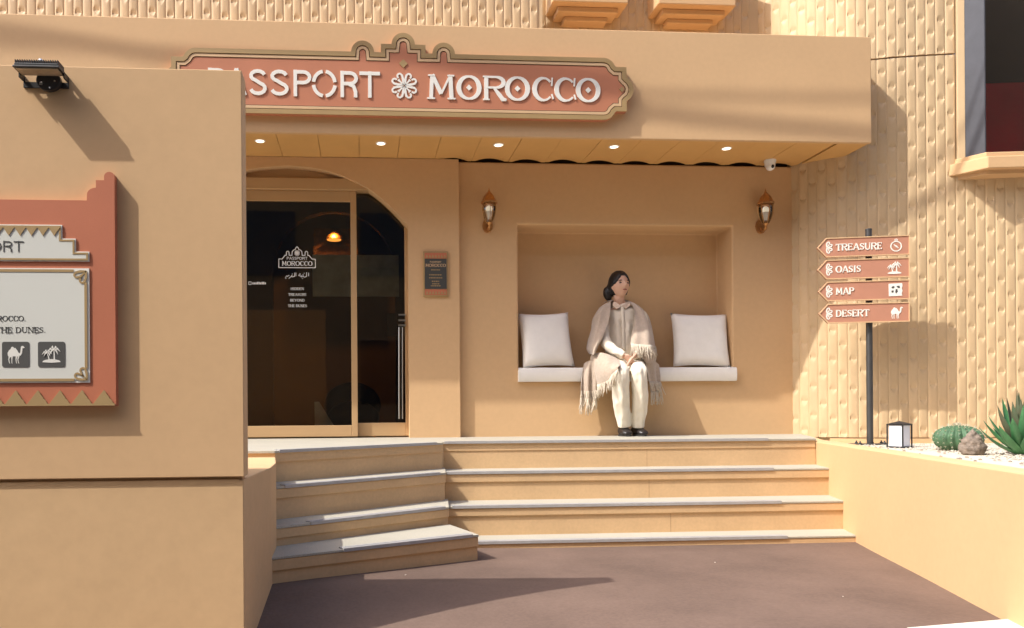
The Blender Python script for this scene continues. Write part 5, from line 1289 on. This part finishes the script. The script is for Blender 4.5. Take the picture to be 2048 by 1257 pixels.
gl = cloth([[(1221, 603, 6.20), (1212, 607, 6.20), (1204, 612, 6.24), (1198, 617, 6.33)],
            [(1219, 622, 6.135), (1206, 624, 6.12), (1194, 630, 6.18), (1187, 638, 6.33)],
            [(1214, 646, 6.10), (1202, 650, 6.08), (1191, 654, 6.15), (1184, 660, 6.32)],
            [(1207, 670, 6.07), (1196, 676, 6.05), (1185, 678, 6.13), (1178, 682, 6.31)],
            [(1196, 692, 6.06), (1189, 696, 6.05), (1180, 696, 6.12), (1175, 698, 6.30)],
            [(1190, 708, 6.06), (1187, 710, 6.06), (1183, 709, 6.12), (1180, 709, 6.28)]], fold=0.016, ff=10, seed=0.6)
grt = cloth([[(1256, 602, 6.20), (1265, 605, 6.19), (1276, 611, 6.22), (1284, 617, 6.33)],
            [(1267, 616, 6.13), (1277, 618, 6.12), (1288, 624, 6.17), (1295, 632, 6.33)],
            [(1268, 642, 6.085), (1282, 642, 6.05), (1297, 648, 6.09), (1303, 654, 6.30)],
            [(1264, 668, 6.05), (1280, 668, 6.00), (1300, 672, 6.03), (1308, 676, 6.28)],
            [(1261, 689, 6.01), (1279, 690, 5.965), (1301, 692, 6.00), (1311, 694, 6.27)]], fold=0.014, ff=11, seed=2.0)
cloth([[(1198, 616, 6.33), (1222, 603, 6.33), (1240, 600, 6.335), (1258, 602, 6.33), (1284, 617, 6.33)],
       [(1190, 660, 6.36), (1222, 650, 6.37), (1244, 648, 6.37), (1268, 650, 6.37), (1297, 660, 6.36)]], fold=0.004)
cloth([[(1221, 603, 6.20), (1214, 602, 6.26), (1206, 607, 6.32)], [(1230, 601, 6.27), (1226, 599, 6.30), (1222, 602, 6.33)]], fold=0.0)
cloth([[(1262, 700, 6.06), (1290, 700, 6.00), (1310, 698, 6.12), (1311, 700, 6.28)],
       [(1282, 714, 5.99), (1296, 715, 5.98), (1309, 712, 6.10), (1310, 714, 6.26)],
       [(1290, 724, 5.99), (1300, 727, 5.99), (1310, 724, 6.10), (1311, 728, 6.24)]], fold=0.006, ff=9, seed=1.0)
glap = cloth([[(1184, 706, 6.16), (1205, 706, 6.02), (1226, 713, 5.98), (1240, 722, 5.955)],
       [(1180, 722, 6.14), (1203, 726, 5.98), (1224, 728, 5.90), (1238, 731, 5.862)],
       [(1186, 744, 6.10), (1203, 746, 5.97), (1221, 741, 5.88), (1234, 735, 5.85)],
       [(1192, 771, 6.09), (1207, 767, 5.98), (1222, 754, 5.885), (1234, 740, 5.845)]], fold=0.012, ff=13, seed=0.2)
gll = cloth([[(1168, 728, 6.16), (1178, 722, 6.10), (1192, 722, 6.07), (1203, 728, 6.05)],
       [(1164, 748, 6.125), (1176, 744, 6.095), (1190, 744, 6.085), (1203, 748, 6.06)],
       [(1161, 772, 6.12), (1173, 772, 6.095), (1187, 772, 6.09), (1200, 772, 6.07)],
       [(1160, 796, 6.125), (1172, 796, 6.10), (1184, 796, 6.10), (1196, 792, 6.08)]], fold=0.016, ff=17, seed=1.1)
glr = cloth([[(1288, 722, 6.02), (1300, 722, 6.03), (1311, 724, 6.09), (1318, 730, 6.15)],
       [(1293, 744, 5.99), (1303, 744, 6.04), (1312, 744, 6.09), (1319, 748, 6.125)],
       [(1297, 764, 6.00), (1306, 764, 6.05), (1314, 764, 6.09), (1320, 766, 6.12)],
       [(1300, 784, 6.03), (1308, 784, 6.07), (1315, 782, 6.10), (1321, 780, 6.12)]], fold=0.010, ff=13, seed=0.3)
import bmesh as _bm
shw = sw_.build('shawl', m_shawl, ps, smooth=True)
fr = MB(); random.seed(21)
def fringe(edge, L, n, sway=(0, 0, 0), jit=0.35, r_=0.0031):
    for k in range(n):
        t_ = (k + 0.5)/n*(len(edge)-1); i = min(int(t_), len(edge)-2); p = edge[i].lerp(edge[i+1], t_-i) + Vector((0, -0.004, 0.004))
        l_ = L*random.uniform(1-jit, 1+jit*0.5); dx = random.uniform(-0.22, 0.22)*l_ + sway[0]; dy = random.uniform(-0.12, 0.05)*l_ + sway[1]
        q1 = p + Vector((dx*0.2 + random.uniform(-.004, .004), dy*0.4, -l_*0.35)); q2 = p + Vector((dx*0.6 + random.uniform(-.006, .006), dy*0.8, -l_*0.7)); q3 = p + Vector((dx, dy, -l_))
        fr.tube([p, q1, q2, q3], [r_*0.9, r_, r_*0.95, r_*0.7], 5)
fringe(gll[-1], 0.125, 40, (-0.014, 0, 0)); fringe(gll[-4], 0.08, 22)
fringe(glap[-1], 0.095, 36); fringe(glr[-1], 0.11, 30, (0.0, 0, 0)); fringe(glr[-6], 0.09, 20, (0.014, -0.01, 0))
fringe(grt[-1], 0.105, 52, (0.006, -0.012, 0), 0.4)
fo = fr.build('fringe', m_fring, shw, smooth=True); tag(fo, kind='stuff')
